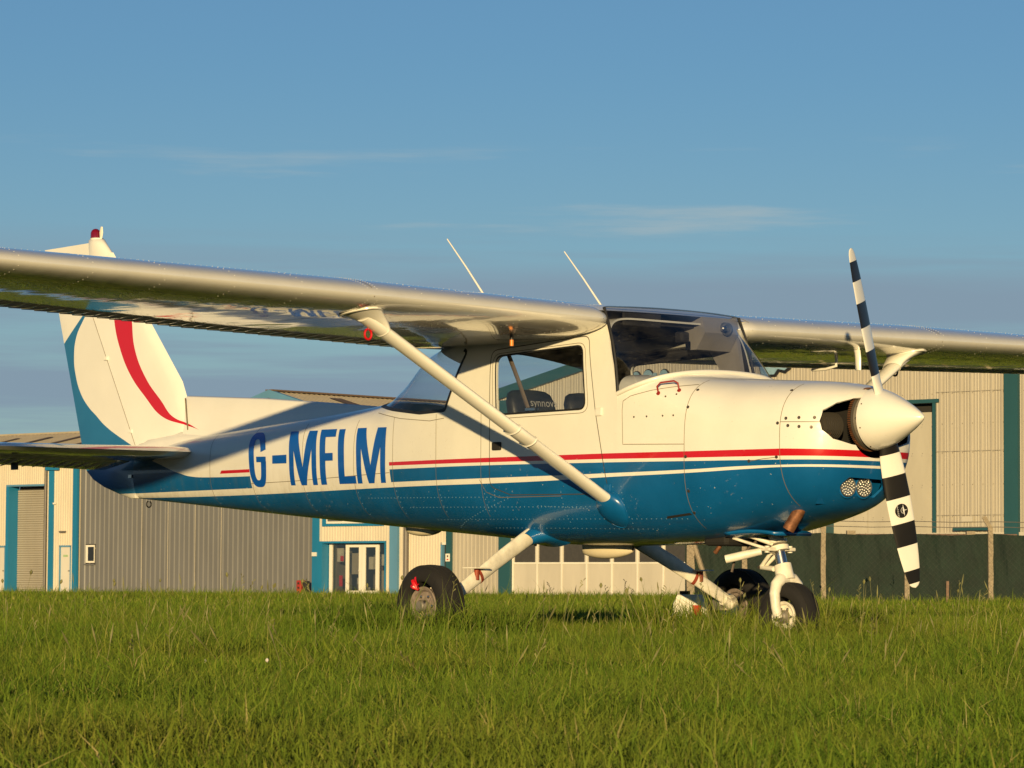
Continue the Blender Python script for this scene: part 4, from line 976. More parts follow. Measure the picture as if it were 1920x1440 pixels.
# exhaust, cowl flap, handle
ex = MB(); a_, b_ = Vector((1.80, -.195, .80)), Vector((1.705, -.25, .612)); ex.rev([(0, .031), (.218, .031), (.218, .027), (.02, .027)], a_, b_-a_, 24)
ex.out('exhaust_pipe', M_RUST, AC, smooth=True, angle=40)
cf = MB(); V = []
for k in range(11):
    t = k/10; x = 1.27+.30*t; w0 = .27-.06*t
    V += [(x, -w0, .600-.0+.012*math.sin(t*3.14)), (x, -w0+.01, .585+.012*math.sin(t*3.14)), (x, .06, .585+.012*math.sin(t*3.14)), (x, .07, .600+.012*math.sin(t*3.14))]
F = [(4*k+j, 4*k+j+1, 4*k+5+j, 4*k+4+j) for k in range(10) for j in range(3)] + [(0, 1, 2, 3), (43, 42, 41, 40)]
cf.add(V, F); cfo = cf.out('cowl_exit_lip', M_BLUE, AC, smooth=True)
cfo.modifiers.new('t', 'SOLIDIFY').thickness = .014
M_HANDLE = simple('dull_red_paint', (.26, .012, .010), .5)
hp = [(1.015, 1.328), (1.02, 1.352), (1.12, 1.362), (1.13, 1.342)]
hh = []
for (x, z), l in zip([(1.01,1.318),(1.012,1.325),(1.03,1.335),(1.10,1.34),(1.12,1.338),(1.124,1.33)], (0, .03, .042, .042, .03, 0)):
    h, n = surf(x, z); n = n if n.y < 0 else -n; hh.append(h+n*.012*(l > 0)+Vector((0, -.25, .75))*l)
tubeo('grab_handle', hh, .0046, M_HANDLE, front, 8)
for p in (hh[0], hh[-1]): revo('handle_foot', [(-.004, .011), (.005, .011), (.007, .005)], p, (0, -.7, .7), M_HANDLE, front, 10)

# windscreen
base = [(.742,-.522,1.326),(.80,-.518,1.345),(.88,-.497,1.372),(.95,-.45,1.398),(1.0,-.37,1.420),(1.025,-.25,1.436),(1.037,-.12,1.444),(1.04,0,1.446)]
base = base + [(p[0], -p[1], p[2]) for p in base[-2::-1]]
top = [(.618,-.505,1.785),(.622,-.49,1.788),(.628,-.46,1.79),(.634,-.40,1.792),(.642,-.31,1.795),(.65,-.2,1.797),(.655,-.1,1.798),(.657,0,1.798)]
top = top + [(p[0], -p[1], p[2]) for p in top[-2::-1]]
def spl(P, n):
    P = np.array(P); d = np.r_[0, np.cumsum(np.linalg.norm(np.diff(P, axis=0), axis=1))]; d /= d[-1]
    t = np.linspace(0, 1, n); return np.stack([pchip(d, P[:, k], t) for k in range(3)], 1)
Bc, Tc = spl(base, 49), spl(top, 49); V = []; F = []; NR = 13
for j in range(NR):
    t = j/(NR-1)
    for i in range(49):
        p = Bc[i]*(1-t)+Tc[i]*t; bul = .04*math.sin(math.pi*t)*(.6+.4*(1-abs(i-24)/24))
        V.append((p[0]+bul*.8, p[1]*(1+.0*t), p[2]+bul*.5))
F = [(j*49+i, j*49+i+1, (j+1)*49+i+1, (j+1)*49+i) for j in range(NR-1) for i in range(48)]
ws = mk('windscreen', V, F, M_SCREEN, AC)
tubeo('windscreen_base_strip', [tuple(p) for p in Bc], .013, M_WHITE, ws, 8)
deckV = []; 
for i in range(49): deckV += [tuple(Bc[i]), (Bc[i][0]+.035*(1-abs(i-24)/30), Bc[i][1]*1.0, Bc[i][2]-.028-.02*(abs(i-24)/24))]
mk('windscreen_fairing', deckV, [(2*i, 2*i+1, 2*i+3, 2*i+2) for i in range(48)], M_WHITE, ws)
for s in (0, 48): tubeo('windscreen_edge_strip', [V[j*49+s] for j in range(NR)], .009, M_BLKSEAL, ws, 6)
tubeo('windscreen_top_strip', [tuple(p) for p in Tc], .004, M_STEEL, ws, 6)

# cabin interior
boxo('cabin_floor', (-.4, -.33, .66), (1.1, .33, .68), M_LINER, AC)
boxo('rear_bulkhead', (-1.0, -.30, .75), (-.96, .30, 1.25), M_LINER, AC)
pan = MB(); pan.prism([(.80, 1.0), (.80, 1.33), (.74, 1.345), (.72, 1.375), (.80, 1.385), (.98, 1.385), (1.05, 1.34), (1.05, 1.0)], -.37, .37); pan.out('instrument_panel', M_LINER, AC)
hood = MB(); hood.prism([(.70, 1.378), (.72, 1.405), (.84, 1.418), (.95, 1.41), (.95, 1.39)], -.36, .36); hood.out('glare_shield', M_INT, AC)
lin = MB(); lin.prism([(.58, 1.715), (.58, 1.725), (-.9, 1.70), (-.9, 1.69)], -.46, .46); lin.out('headliner', M_LINER, AC)
tr = MB()
tr.prism([(.62, 1.79), (.70, 1.40), (.60, 1.40), (.40, 1.66), (.40, 1.72)], .462, .488); tr.out('door_post_trim', M_PLASTIC, AC)
tr = MB(); tr.prism([(.45, .62), (.485, .63), (.485, 1.0), (.45, 1.0)], 0, .001)
pl = MB(); pl.prism([(.64, 1.775), (.665, 1.69), (.60, 1.60), (.52, 1.60), (.50, 1.73)], .20, .455); pl.out('overhead_panel', M_PLASTIC, AC)
revo('air_vent', [(-.02, .036), (.012, .036), (.018, .028), (.006, .02), (.02, .012), (.02, 0)], (.665, .36, 1.715), (.9, -.2, -.1), M_INT, AC, 24)
revo('vent_knob', [(0, .016), (.02, .016), (.026, .009)], (.685, .315, 1.715), (.9, -.2, -.1), M_STEEL, AC, 16)
boxo('sun_visor', (.60, -.36, 1.70), (.615, -.08, 1.775), M_LINER, AC, .01)
boxo('compass', (.66, -.03, 1.62), (.72, .03, 1.68), M_LINER, AC, .012)
for s in (-1, 1):
    cy0 = s*.215; prof = []
    sb = MB(); sec = []
    for (x, z, w, t) in ((-.14, .82, .19, .06), (-.18, 1.0, .20, .065), (-.225, 1.15, .20, .06), (-.245, 1.21, .185, .055), (-.25, 1.235, .16, .05), (-.258, 1.27, .165, .05), (-.272, 1.33, .165, .048), (-.285, 1.375, .145, .042), (-.29, 1.392, .115, .03), (-.29, 1.398, .06, .015)):
        R = []
        for k in range(24):
            a = 2*math.pi*k/24; c, s2 = math.cos(a), math.sin(a)
            R.append((x+t*math.copysign(abs(c)**.6, c), cy0+w*math.copysign(abs(s2)**.6, s2), z))
        sec.append(R)
    V = [p for R in sec for p in R]; F = [(i*24+k, i*24+(k+1) % 24, (i+1)*24+(k+1) % 24, (i+1)*24+k) for i in range(len(sec)-1) for k in range(24)] + [tuple(range(24)), tuple((len(sec)-1)*24+k for k in range(24))]
    seat = MB().add(V, F).out('seat_back', M_SEAT, AC, smooth=True)
    boxo('seat_cushion', (-.14, cy0-.2, .80), (.32, cy0+.2, .92), M_SEAT, AC, .03)
    for txt, sz, dz in (('synnova', .062, 1.325), ('aviation', .026, 1.287)):
        t = text_mesh(txt, sz); t.materials.append(M_SEATPRINT)
        t.transform(Matrix(((0, -.25, 1, 0), (1, 0, 0, 0), (0, 1, .25, 0), (0, 0, 0, 1))))
        t.transform(Matrix.Translation((-.218 - (dz-1.325)*-.25, cy0+(.05 if sz > .05 else .075), dz)))
        q = bpy.data.objects.new('seat_print', t); COL.objects.link(q); q.parent = seat
tubeo('shoulder_harness', [(-.215, -.44, 1.60), (-.12, -.435, 1.42), (-.035, -.43, 1.245)], .014, M_STRAP, AC, 8, .6)
boxo('harness_buckle', (-.06, -.45, 1.262), (.02, -.42, 1.285), M_STEEL, AC, .005)
# ------------------------------------------------------------ wings
def naca(n=30, m=.02, p=.4, t=.12):
    xs = .5*(1-np.cos(np.linspace(0, math.pi, n))); U = []; Lw = []
    for x in xs:
        yt = 5*t*(.2969*math.sqrt(x)-.126*x-.3516*x*x+.2843*x**3-.1036*x**4)
        yc = m/p**2*(2*p*x-x*x) if x < p else m/(1-p)**2*((1-2*p)+2*p*x-x*x)
        U.append((x, yc+yt)); Lw.append((x, yc-yt))
    return U[::-1] + Lw[1:-1]            # TE over the top to LE, back along the bottom
AF = naca()
def wing_at(y):
    a = abs(y)
    le = float(np.interp(a, [.44,.47,.50,.53,.57,.62,2.12,4.95,5.02,5.07,5.09], [.56,.61,.64,.662,.677,.68,.68,.58,.53,.42,.25]))
    te = float(np.interp(a, [.44,2.12,4.95,5.02,5.07,5.09], [-.95,-.95,-.55,-.52,-.45,-.3]))
    th = float(np.interp(a, [.44,4.9,5.02,5.09], [1, 1, .75, .15]))
    zl = 1.722 + max(0, a-.52)*.0165; zt = 1.648 + max(0, a-.52)*.020
    return le, te, zl, zt, th
def wing_pt(y, u, lower=True):
    """surface point at chord fraction u"""
    le, te, zl, zt, th = wing_at(y); ch = le-te
    x = min(max(u, 1e-6), 1); yt = 5*.12*(.2969*math.sqrt(x)-.126*x-.3516*x*x+.2843*x**3-.1036*x**4)*th
    yc = .02/.16*(.8*x-x*x) if x < .4 else .02/.36*(.2+.8*x-x*x)
    k = yc-yt if lower else yc+yt
    return Vector((le-ch*x, y, zl+(zt-zl)*x+k*ch))
for s in (-1, 1):
    ys = [.44,.455,.47,.485,.50,.515,.53,.55,.57,.595,.62,.7,.9,1.2,1.5,1.8,2.05,2.12,2.2,2.5,2.9,3.3,3.7,4.1,4.5,4.8,4.95,5.0,5.03,5.06,5.08,5.09]
    V = []; n = len(AF)
    for y in ys:
        le, te, zl, zt, th = wing_at(y); ch = le-te
        for x, k in AF: V.append((le-ch*x, s*y, zl+(zt-zl)*x+k*ch*th))
    F = [(i*n+k, i*n+(k+1) % n, (i+1)*n+(k+1) % n, (i+1)*n+k) for i in range(len(ys)-1) for k in range(n)] + [tuple(range(n)), tuple((len(ys)-1)*n+k for k in range(n))]
    wing = MB().add(V, F).out('wing', M_WING, AC, smooth=True, angle=50)
    # stamped beads under flap and aileron
    bd = MB(); y = .66
    while y < 4.85:
        P = [wing_pt(s*y, u) + Vector((0, 0, -.001)) for u in (.80, .86, .92, .985)]
        bd.tube(P, [.002, .015, .016, .010], 5, True); y += .085
    bd.out('control_surface_bead', M_WING, wing, smooth=True, kind='stuff')
    # hinge gaps and panel lines
    sm = MB()
    def wl(pts, w=.006):
        for (ya, ua), (yb, ub) in zip(pts[:-1], pts[1:]):
            nn = 26
            for k in range(nn):
                t0, t1 = k/nn, (k+1)/nn; Q = []
                for t in (t0, t1):
                    yy, uu = ya+(yb-ya)*t, ua+(ub-ua)*t
                    if abs(yb-ya) > abs(ub-ua): e = (0, w/1.6*.5)
                    else: e = (w*.5, 0)
                    low = uu >= 0
                    for q in (-1, 1):
                        u2 = uu+q*e[1]; y2 = yy+q*e[0]
                        p = wing_pt(s*y2, abs(u2), u2 >= 0); p.z += -.0012 if u2 >= 0 else .0012
                        if abs(u2) < .04: p.x += .0012
                        Q.append(p)
                sm.add(Q, [(0, 1, 3, 2)])
    wl([(.62, .76), (2.45, .76)]); wl([(2.5, .77), (4.8, .77)]); wl([(2.47, .76), (2.47, .99)])
    wl([(2.12, -.45), (2.12, .001)], .005); wl([(2.12, .001), (2.12, .74)], .005); wl([(.56, -.3), (.56, .30)], .003)
    sm.out('wing_seam', M_SEAL, wing, fix=False)
    wr = MB()
    def wrow(y0, u0, y1, u1, step, r=.0035):
        L_ = math.hypot(y1-y0, (u1-u0)*1.6); nn = int(L_/step)
        for k in range(nn):
            t = k/nn; uu = u0+(u1-u0)*t; yy = y0+(y1-y0)*t; low = uu >= 0
            p = wing_pt(s*yy, abs(uu), low); q = wing_pt(s*yy, abs(uu)+.01, low)-p
            nrm = q.cross(Vector((0, 1, 0))).normalized()
            if (nrm.z > 0) == low: nrm = -nrm
            dome(wr, p, nrm, r)
    for y in (.75, 1.1, 1.45, 1.8, 2.09, 2.15, 2.55, 2.95, 3.35, 3.75, 4.15, 4.55):
        dn = .018 if y in (2.09, 2.15) else .045
        wrow(y, .012, y, .3, dn); wrow(y, -.012, y, -.25, dn)
    wrow(.6, -.155, 4.8, -.155, .034, .0032); wrow(.6, .25, 4.8, .25, .05); wrow(.6, .72, 4.8, .72, .045)
    wr.out('wing_rivet', M_RIVET, wing, fix=False, kind='stuff')
    # fresh-air inlet in the leading edge
    p = wing_pt(s*.80, .012); 
    boxo('cabin_air_inlet', (p.x-.012, p.y-.024, p.z+.004), (p.x+.004, p.y+.024, p.z+.024), M_DARK, wing)
    # lift strut with its fairings
    a = Vector((.655, s*.50, .765)); b = Vector((.475, s*2.02, 1.655)); d = (b-a).normalized()
    st = MB(); chd = Vector((1, 0, 0)); chd = (chd-d*chd.dot(d)).normalized(); nn = d.cross(chd); V = []; NS = 24; prof = []
    for k in range(NS):
        t = 2*math.pi*k/NS; c, q = math.cos(t), math.sin(t); prof.append((c*.055-(.012 if c < 0 else 0)*abs(c), q*.027*(1 if c > 0 else (1-.55*c*c))))
    cuts = [0, .33, .335, .40, .405, 1]
    for i, t in enumerate(cuts):
        k_ = 1.06 if .33 < t < .402 else 1.
        for u, v in prof: V.append(a+(b-a)*t+chd*u*k_+nn*v*k_)
    F = [(i*NS+k, i*NS+(k+1) % NS, (i+1)*NS+(k+1) % NS, (i+1)*NS+k) for i in range(len(cuts)-1) for k in range(NS)] + [tuple(range(NS)), tuple((len(cuts)-1)*NS+k for k in range(NS))]
    stt = st.add(V, F).out('lift_strut', M_WHITE, AC, smooth=True, angle=45)
    # upper fairing: flared cuff against the wing skin
    def cuff(rings, name, mat):
        V = [p for r in rings for p in r]; m_ = len(rings[0])
        return MB().add(V, [(i*m_+k, i*m_+(k+1) % m_, (i+1)*m_+(k+1) % m_, (i+1)*m_+k) for i in range(len(rings)-1) for k in range(m_)]).out(name, mat, stt, smooth=True)
    base_ = b - d*.135; rings = []
    for i in range(9):
        t = i/8; e = t**2.3; ring_ = []
        for k, (u, v) in enumerate(prof):
            th = 2*math.pi*k/NS
            p0 = base_ + d*.02*t + chd*u*1.08 + nn*v*1.12
            q = Vector((b.x+.0+.125*math.cos(th), b.y+s*.02+s*.085*math.sin(th)*(1 if nn.y*s > 0 else -1), 0)); lx = wing_at(q.y); q.z = wing_pt(q.y, (lx[0]-q.x)/(lx[0]-lx[1])).z-.002
            w_ = p0.lerp(q, e); w_.z = p0.z*(1-t**1.25)+q.z*t**1.25
            ring_.append(w_)
        rings.append(ring_)
    cuff(rings, 'strut_upper_fairing', M_WHITE)
    tubeo('fairing_rim', rings[-1]+[rings[-1][0]], .007, M_WHITE, stt, 6)
    # lower fairing: blue cuff spreading onto the fuselage side
    rings = []; cpt = Vector((.668, s*.47, .722))
    for i in range(11):
        ph = math.pi/2*(1-i/10); ring_ = []
        for k in range(32):
            th = 2*math.pi*k/32
            q = cpt + Vector((.092*math.cos(th)*max(.001, math.cos(ph)), 0, .092*math.sin(th)*max(.001, math.cos(ph)))); hh_, n_ = surf(q.x, q.z, s)
            q.y = hh_.y + s*(.003+.058*math.sin(ph)); q += Vector((-.022, 0, .022))*math.sin(ph)
            ring_.append(q)
        rings.append(ring_)
    cuff(rings, 'strut_lower_fairing', M_BLUE)
    tubeo('lower_fairing_rim', rings[-1]+[rings[-1][0]], .004, M_BLUE, stt, 6)
    for t in (.335, .40):
        q = a+(b-a)*t; ringpts = [q+chd*u*1.09+nn*v*1.09 for u, v in prof]; tubeo('strut_clamp', ringpts+[ringpts[0]], .004, M_WHITE, stt, 5)
        tubeo('clamp_screw', [q-chd*.066, q-chd*.082], .006, M_STEEL, stt, 6)
    # tie-down ring under the strut top
    rc = Vector((.45, s*1.97, 1.572)); rp = [rc+Vector((.0, .022*math.cos(t), .026*math.sin(t))) for t in np.linspace(0, 2*math.pi, 17)]
    tubeo('tie_down_ring', rp, .006, M_RED if s < 0 else M_BLKSEAL, stt, 6)
    tubeo('tie_down_shank', [rc+Vector((0, 0, .024)), rc+Vector((0, 0, .10))], .006, M_STEEL, stt, 6)
    if s > 0:
        # fuel vent / pitot mast under the port wing
        p0 = wing_pt(1.56, .10); tubeo('pitot_mast', [p0+Vector((0, 0, .02)), p0+Vector((.015, 0, -.01)), p0+Vector((.02, 0, -.05)), p0+Vector((.02, 0, -.115))], .022, M_WHITE, wing, 10, .5)
        tubeo('fuel_vent_tube', [(.24, 1.70, 1.66), (.24, 1.70, 1.60), (.16, 1.70, 1.585), (.05, 1.70, 1.585)], .009, M_WHITE, wing, 8)
    else:
        p0 = wing_pt(-.86, .24); tubeo('temperature_probe', [p0+Vector((0, 0, .02)), p0+Vector((0, 0, -.03))], .011, M_BLKSEAL, wing, 8)
        tubeo('probe_tip', [p0+Vector((0, 0, -.03)), p0+Vector((0, 0, -.062))], .011, simple('orange_marker', (.75, .24, .03), .4), wing, 8)
# cabin roof skin between the wings
V = []; us = np.linspace(.03, 1, 30); yy = np.linspace(-.56, .56, 15)
for u in us:
    for y in yy:
        p = wing_pt(.62, u, False); V.append((p.x, y, p.z-.006+.008*(1-(y/.56)**2)))
mk('cabin_roof', V, [(i*15+k, i*15+k+1, (i+1)*15+k+1, (i+1)*15+k) for i in range(29) for k in range(14)], M_WHITE, AC)
for (bx, by) in ((.22, -.98), (.22, -.13)):
    z0 = wing_pt(max(abs(by), .6), (.68-bx)/1.63, False).z
    an = tubeo('whip_antenna', [(bx, by, z0-.01), (bx-.16, by, z0+.165), (bx-.315, by, z0+.325)], [.0065, .005, .0035], M_WHITE, AC, 8)
    revo('antenna_base', [(-.01, .03), (.006, .028), (.014, .012)], (bx, by, z0), (0, 0, 1), M_WHITE, an, 16)

# ------------------------------------------------------------ tail
def sym(u, t): return 5*t*(.2969*math.sqrt(max(u, 0))-.126*u-.3516*u*u+.2843*u**3-.1036*u**4)
def fin_solid(name, zs, le, te, half, mat, parent, blunt=False, **k):
    """vertical surface: ellipse-nosed sections from le(z) to te(z)"""
    V = []; n = 22
    for z in zs:
        a, b = le(z), te(z); h = half(z)
        for i in range(n):
            u = i/(n//2-1) if i < n//2 else (n-1-i)/(n//2-1); sg = 1 if i < n//2 else -1; u = u*u*(3-2*u)*.5+u*.5
            prof = math.sqrt(max(0, 1-(1-min(u/.3, 1))**2)) if not blunt else min(1, .35+u*4)
            if not blunt: prof *= 1 - .0*u
            else: prof = (1-u)**.8*.95+.05
            V.append((a+(b-a)*u, sg*h*prof, z))
    F = [(i*n+k_, i*n+(k_+1) % n, (i+1)*n+(k_+1) % n, (i+1)*n+k_) for i in range(len(zs)-1) for k_ in range(n)] + [tuple(range(n)), tuple((len(zs)-1)*n+k_ for k_ in range(n))]
    return MB().add(V, F).out(name, mat, parent, smooth=True, angle=40, **k)
hinge = lambda z: -4.20-(z-1.20)*.59
leF = lambda z: -3.682-(z-1.507)*.885
fin = fin_solid('tail_fin', [1.10, 1.2, 1.4, 1.6, 1.8, 2.0, 2.2, 2.4, 2.47], lambda z: leF(z) if z > 1.507 else -3.682+(1.507-z)*.15, lambda z: hinge(z)+.0025, lambda z: .044-.012*(z-1.2), M_FIN, AC)
ted = lambda z: -4.85-(z-1.21)*.325
def rud_te(z):
    return ted(z) if z > 1.16 else float(np.interp(z, [.872, .93, 1.0, 1.06, 1.16], [-4.30, -4.55, -4.72, -4.80, -4.838]))
rud = fin_solid('rudder', [.872, .90, .95, 1.0, 1.06, 1.16, 1.21, 1.35, 1.5, 1.65, 1.8, 1.95, 2.1, 2.25, 2.4, 2.50, 2.528], lambda z: hinge(max(z, 1.2))-.0025 if z > 1.2 else -4.2025, rud_te, lambda z: .044-.012*(max(z, 1.2)-1.2), M_FIN2 if 'M_FIN2' in globals() else M_FIN, AC, True)
# rudder beads (stamped stiffeners)
def fin_line(name, pts, off, w, mat, parent):
    mb = MB()
    for (x0, z0), (x1, z1) in zip(pts[:-1], pts[1:]):
        for sg in (-1, 1): mb.tube([(x0, sg*off(x0, z0), z0), (x1, sg*off(x1, z1), z1)], w, 5)
    return mb.out(name, mat, parent, smooth=True)
roff = lambda x, z: (.042-.012*(z-1.2))*(max(0, 1-(hinge(z)-x)/(hinge(z)-ted(z)))**.8*.95+.05)
fin_line('rudder_bead', [(-4.48-.48*(z-1.41), z) for z in np.linspace(1.32, 2.4, 12)], roff, .002, M_FIN, rud)
fin_line('rudder_hinge_gap', [(hinge(z), z) for z in np.linspace(1.2, 2.47, 12)], lambda x, z: .0435-.012*(z-1.2), .0022, M_SEAL, fin)
for z in (1.30, 1.78, 2.3): boxo('rudder_hinge', (hinge(z)-.02, -.049, z-.012), (hinge(z)+.02, .049, z+.012), M_FIN, fin, .004)
boxo('rudder_control_horn', (-4.235, -.075, 1.0), (-4.20, .075, 1.02), M_STEEL, rud)
wb = MB(); wb.prism([(-4.206, .868), (-4.206, .897), (-4.42, .905), (-4.34, .872)], -.036, .036); 
# dorsal fin
V = []; xs = np.linspace(-3.70, -1.62, 30)
for x in xs:
    zt_ = float(np.interp(x, [-3.70, -2.9, -2.2, -1.75, -1.62], [1.508, 1.462, 1.405, 1.366, 1.352])); zb_ = prm(RR, x)[2]-.03
    hw = .030*(.25+.75*min(1, (-1.62-x)/1.2)); 
    V += [(x, -hw*1.9, zb_), (x, -hw*1.05, zb_+.4*(zt_-zb_)), (x, -hw*.8, zt_-.012), (x, 0, zt_), (x, hw*.8, zt_-.012), (x, hw*1.05, zb_+.4*(zt_-zb_)), (x, hw*1.9, zb_)]
dors = mk('dorsal_fin', V, [(7*i+k, 7*i+k+1, 7*i+8+k, 7*i+7+k) for i in range(29) for k in range(6)], M_FIN, AC)
# joint line between fin and dorsal
fin_line('dorsal_joint', [(-3.685+.15*(1.507-z), z) for z in (1.49, 1.42, 1.34, 1.29)], lambda x, z: .039, .0045, M_SEAL, dors)
# fin tip with beacon
tip = MB(); V = []
for z, a, b, h in ((2.42, -4.505, -4.84, .034), (2.48, -4.56, -4.81, .038), (2.53, -4.615, -4.80, .041), (2.565, -4.65, -4.795, .041)):
    for k in range(20):
        t = 2*math.pi*k/20; V.append(((a+b)/2+(a-b)/2*math.cos(t), h*math.sin(t), z))
tip.add(V, [(i*20+k, i*20+(k+1) % 20, (i+1)*20+(k+1) % 20, (i+1)*20+k) for i in range(3) for k in range(20)]+[tuple(60+k for k in range(20))]); tipo = tip.out('fin_tip', M_WHITE, AC, smooth=True)
rtop = MB(); rtop.prism([(-4.70, 2.42), (-4.74, 2.546), (-4.96, 2.541), (-5.275, 2.534), (-5.275, 2.515), (-4.98, 2.495), (-4.945, 2.42)], -.0285, .0285); rtop.out('rudder_tip', M_WHITE, rud)
revo('beacon_base', [(0, .042), (.012, .044), (.016, .036)], (-4.72, 0, 2.562), (0, 0, 1), M_WHITE, tipo, 24)
revo('beacon_lens', [(.016, .034), (.05, .033), (.066, .026), (.075, .014), (.078, 0)], (-4.735, 0, 2.562), (0, 0, 1), M_REDGLASS, tipo, 24, ang=60)
tubeo('beacon_shield', [(-4.675, 0, 2.57), (-4.672, 0, 2.61), (-4.668, 0, 2.648)], [.012, .020, .010], M_GEAR, tipo, 8, .4)
# tailplane and elevators
for s in (-1, 1):
    V = []; n = 26
    ys = [.03, .3, .7, 1.1, 1.38, 1.46, 1.50, 1.52]
    for y in ys:
        le = -3.43-.115*y-(.0 if y < 1.4 else (y-1.4)**2*8); te = -4.13-.0*y; t = .075*(1 if y < 1.45 else .6)
        ch = le-te
        for i in range(n):
            k = i/n*2; u = k if k <= 1 else 2-k; sg = 1 if k <= 1 else -1
            h = .042*(1-.35*y/1.5)*(math.sqrt(max(0, 1-(1-min(u/.35, 1))**2)))*(1 if y < 1.45 else .7)
            V.append((le-ch*u, s*y, 1.143+sg*h))
    F = [(i*n+k, i*n+(k+1) % n, (i+1)*n+(k+1) % n, (i+1)*n+k) for i in range(len(ys)-1) for k in range(n)] + [tuple(range(n)), tuple((len(ys)-1)*n+k for k in range(n))]
    tp = MB().add(V, F).out('tailplane', M_WING, AC, smooth=True, angle=50)
    V = []; ys = [.10, .5, 1.0, 1.45, 1.52]
    for y in ys:
        le = -4.136; te = -4.52+.10*(y/1.5); dr = math.radians(14)
        for i in range(14):
            k = i/14*2; u = k if k <= 1 else 2-k; sg = 1 if k <= 1 else -1; L_ = (le-te)*u
            V.append((le-L_*math.cos(dr), s*y, 1.143-L_*math.sin(dr)+sg*.03*(1-u)**.8+sg*.002))
    F = [(i*14+k, i*14+(k+1) % 14, (i+1)*14+(k+1) % 14, (i+1)*14+k) for i in range(len(ys)-1) for k in range(14)] + [tuple(range(14)), tuple((len(ys)-1)*14+k for k in range(14))]
    el = MB().add(V, F).out('elevator', M_WING, AC, smooth=True, angle=50)
    eb = MB()
    for y in np.arange(.2, 1.45, .08):
        eb.tube([(-4.18, s*y, 1.105), (-4.30, s*y, 1.078), (-4.42, s*y, 1.058)], [.003, .008, .003], 5)
    eb.out('elevator_bead', M_WING, el, kind='stuff')
    boxo('trim_tab_horn', (-4.32, s*.90-.008, 1.03), (-4.26, s*.90+.008, 1.075), M_BLKSEAL, el)
    # fillet plate between fuselage and tailplane
tubeo('tail_tie_down', [(-4.11, 0, .885), (-4.11, 0, .848)], .005, M_STEEL, AC, 6)
rp = [(-4.11, .018*math.cos(t), .832+.02*math.sin(t)) for t in np.linspace(0, 2*math.pi, 15)]; tubeo('tail_tie_down_ring', rp, .0045, M_BLKSEAL, AC, 6)
# tail fairing fillets on top of the fuselage around the fin
V = []
for x in np.linspace(-4.19, -3.25, 14):
    zt_ = prm(RR, x)[2]-.05*max(0, (x+3.75)/.5); f = min(1, (x+4.19)/.2+.3)
    V += [(x, -.085, zt_-.035), (x, -.06, zt_+.012), (x, -.035, zt_+.06*f), (x, .035, zt_+.06*f), (x, .06, zt_+.012), (x, .085, zt_-.035)]
mk('fin_fillet', V, [(6*i+k, 6*i+k+1, 6*i+7+k, 6*i+6+k) for i in range(13) for k in range(5)], M_FIN, AC)

# ------------------------------------------------------------ landing gear
def wheel(name, c, R, w, rimr, side, parent_col=M_GEAR):
    root = empty(name, (0, 0, 0), parent=AC)
    prof = []
    for k in range(21):
        t = math.radians(-112+224*k/20); n = 2.4
        cx_, sx_ = math.cos(t), math.sin(t)
        prof.append((w/2*math.copysign(abs(sx_)**(2/n), sx_), R-(R-rimr)/2 + (R-rimr)/2*math.copysign(abs(cx_)**(2/n), cx_)))
    tb = MB().rev(prof, c, (0, 1, 0), 48, True)
    ty = tb.out('tyre', M_RUBBER, root, smooth=True)
    gr = MB()
    for yy_ in (-.30, -.1, .1, .30):
        gr.rev([(yy_*w-.003, R-.012), (yy_*w-.003, R+.0006-abs(yy_)*.012), (yy_*w+.003, R+.0006-abs(yy_)*.012), (yy_*w+.003, R-.012)], c, (0, 1, 0), 48, True)
    gr.out('tread_groove', M_DARK, root)
    rm = MB(); w2 = w*.36
    for sg in (-1, 1):
        rm.rev([(sg*w2*.2, .03), (sg*w2*.45, rimr*.45), (sg*w2*.35, rimr*.72), (sg*w2*.9, rimr*.86), (sg*w2*1.02, rimr*1.02), (sg*w2*.92, rimr*1.06), (sg*w2*.6, rimr*1.02)], c, (0, 1, 0), 36)
    rm.out('rim', parent_col, root, smooth=True, angle=40)
    hb = MB().rev([(-w*.52, .0), (-w*.52, .026), (-w*.44, .034), (w*.44, .034), (w*.52, .026), (w*.52, 0)], c, (0, 1, 0), 20); hb.out('hub', M_ALU, root, smooth=True, angle=40)
    for k in range(6):
        a = 2*math.pi*k/6; p = Vector(c)+Vector((math.cos(a)*rimr*.58, -w2*.55, math.sin(a)*rimr*.58)); revo('wheel_bolt', [(0, .008), (-.012, .008), (-.014, .004)], p, (0, 1, 0), M_STEEL, root, 6)
    return root
M_RIM = simple('wheel_rim_paint', (.21, .17, .145), .6, var=.3, nscale=30)
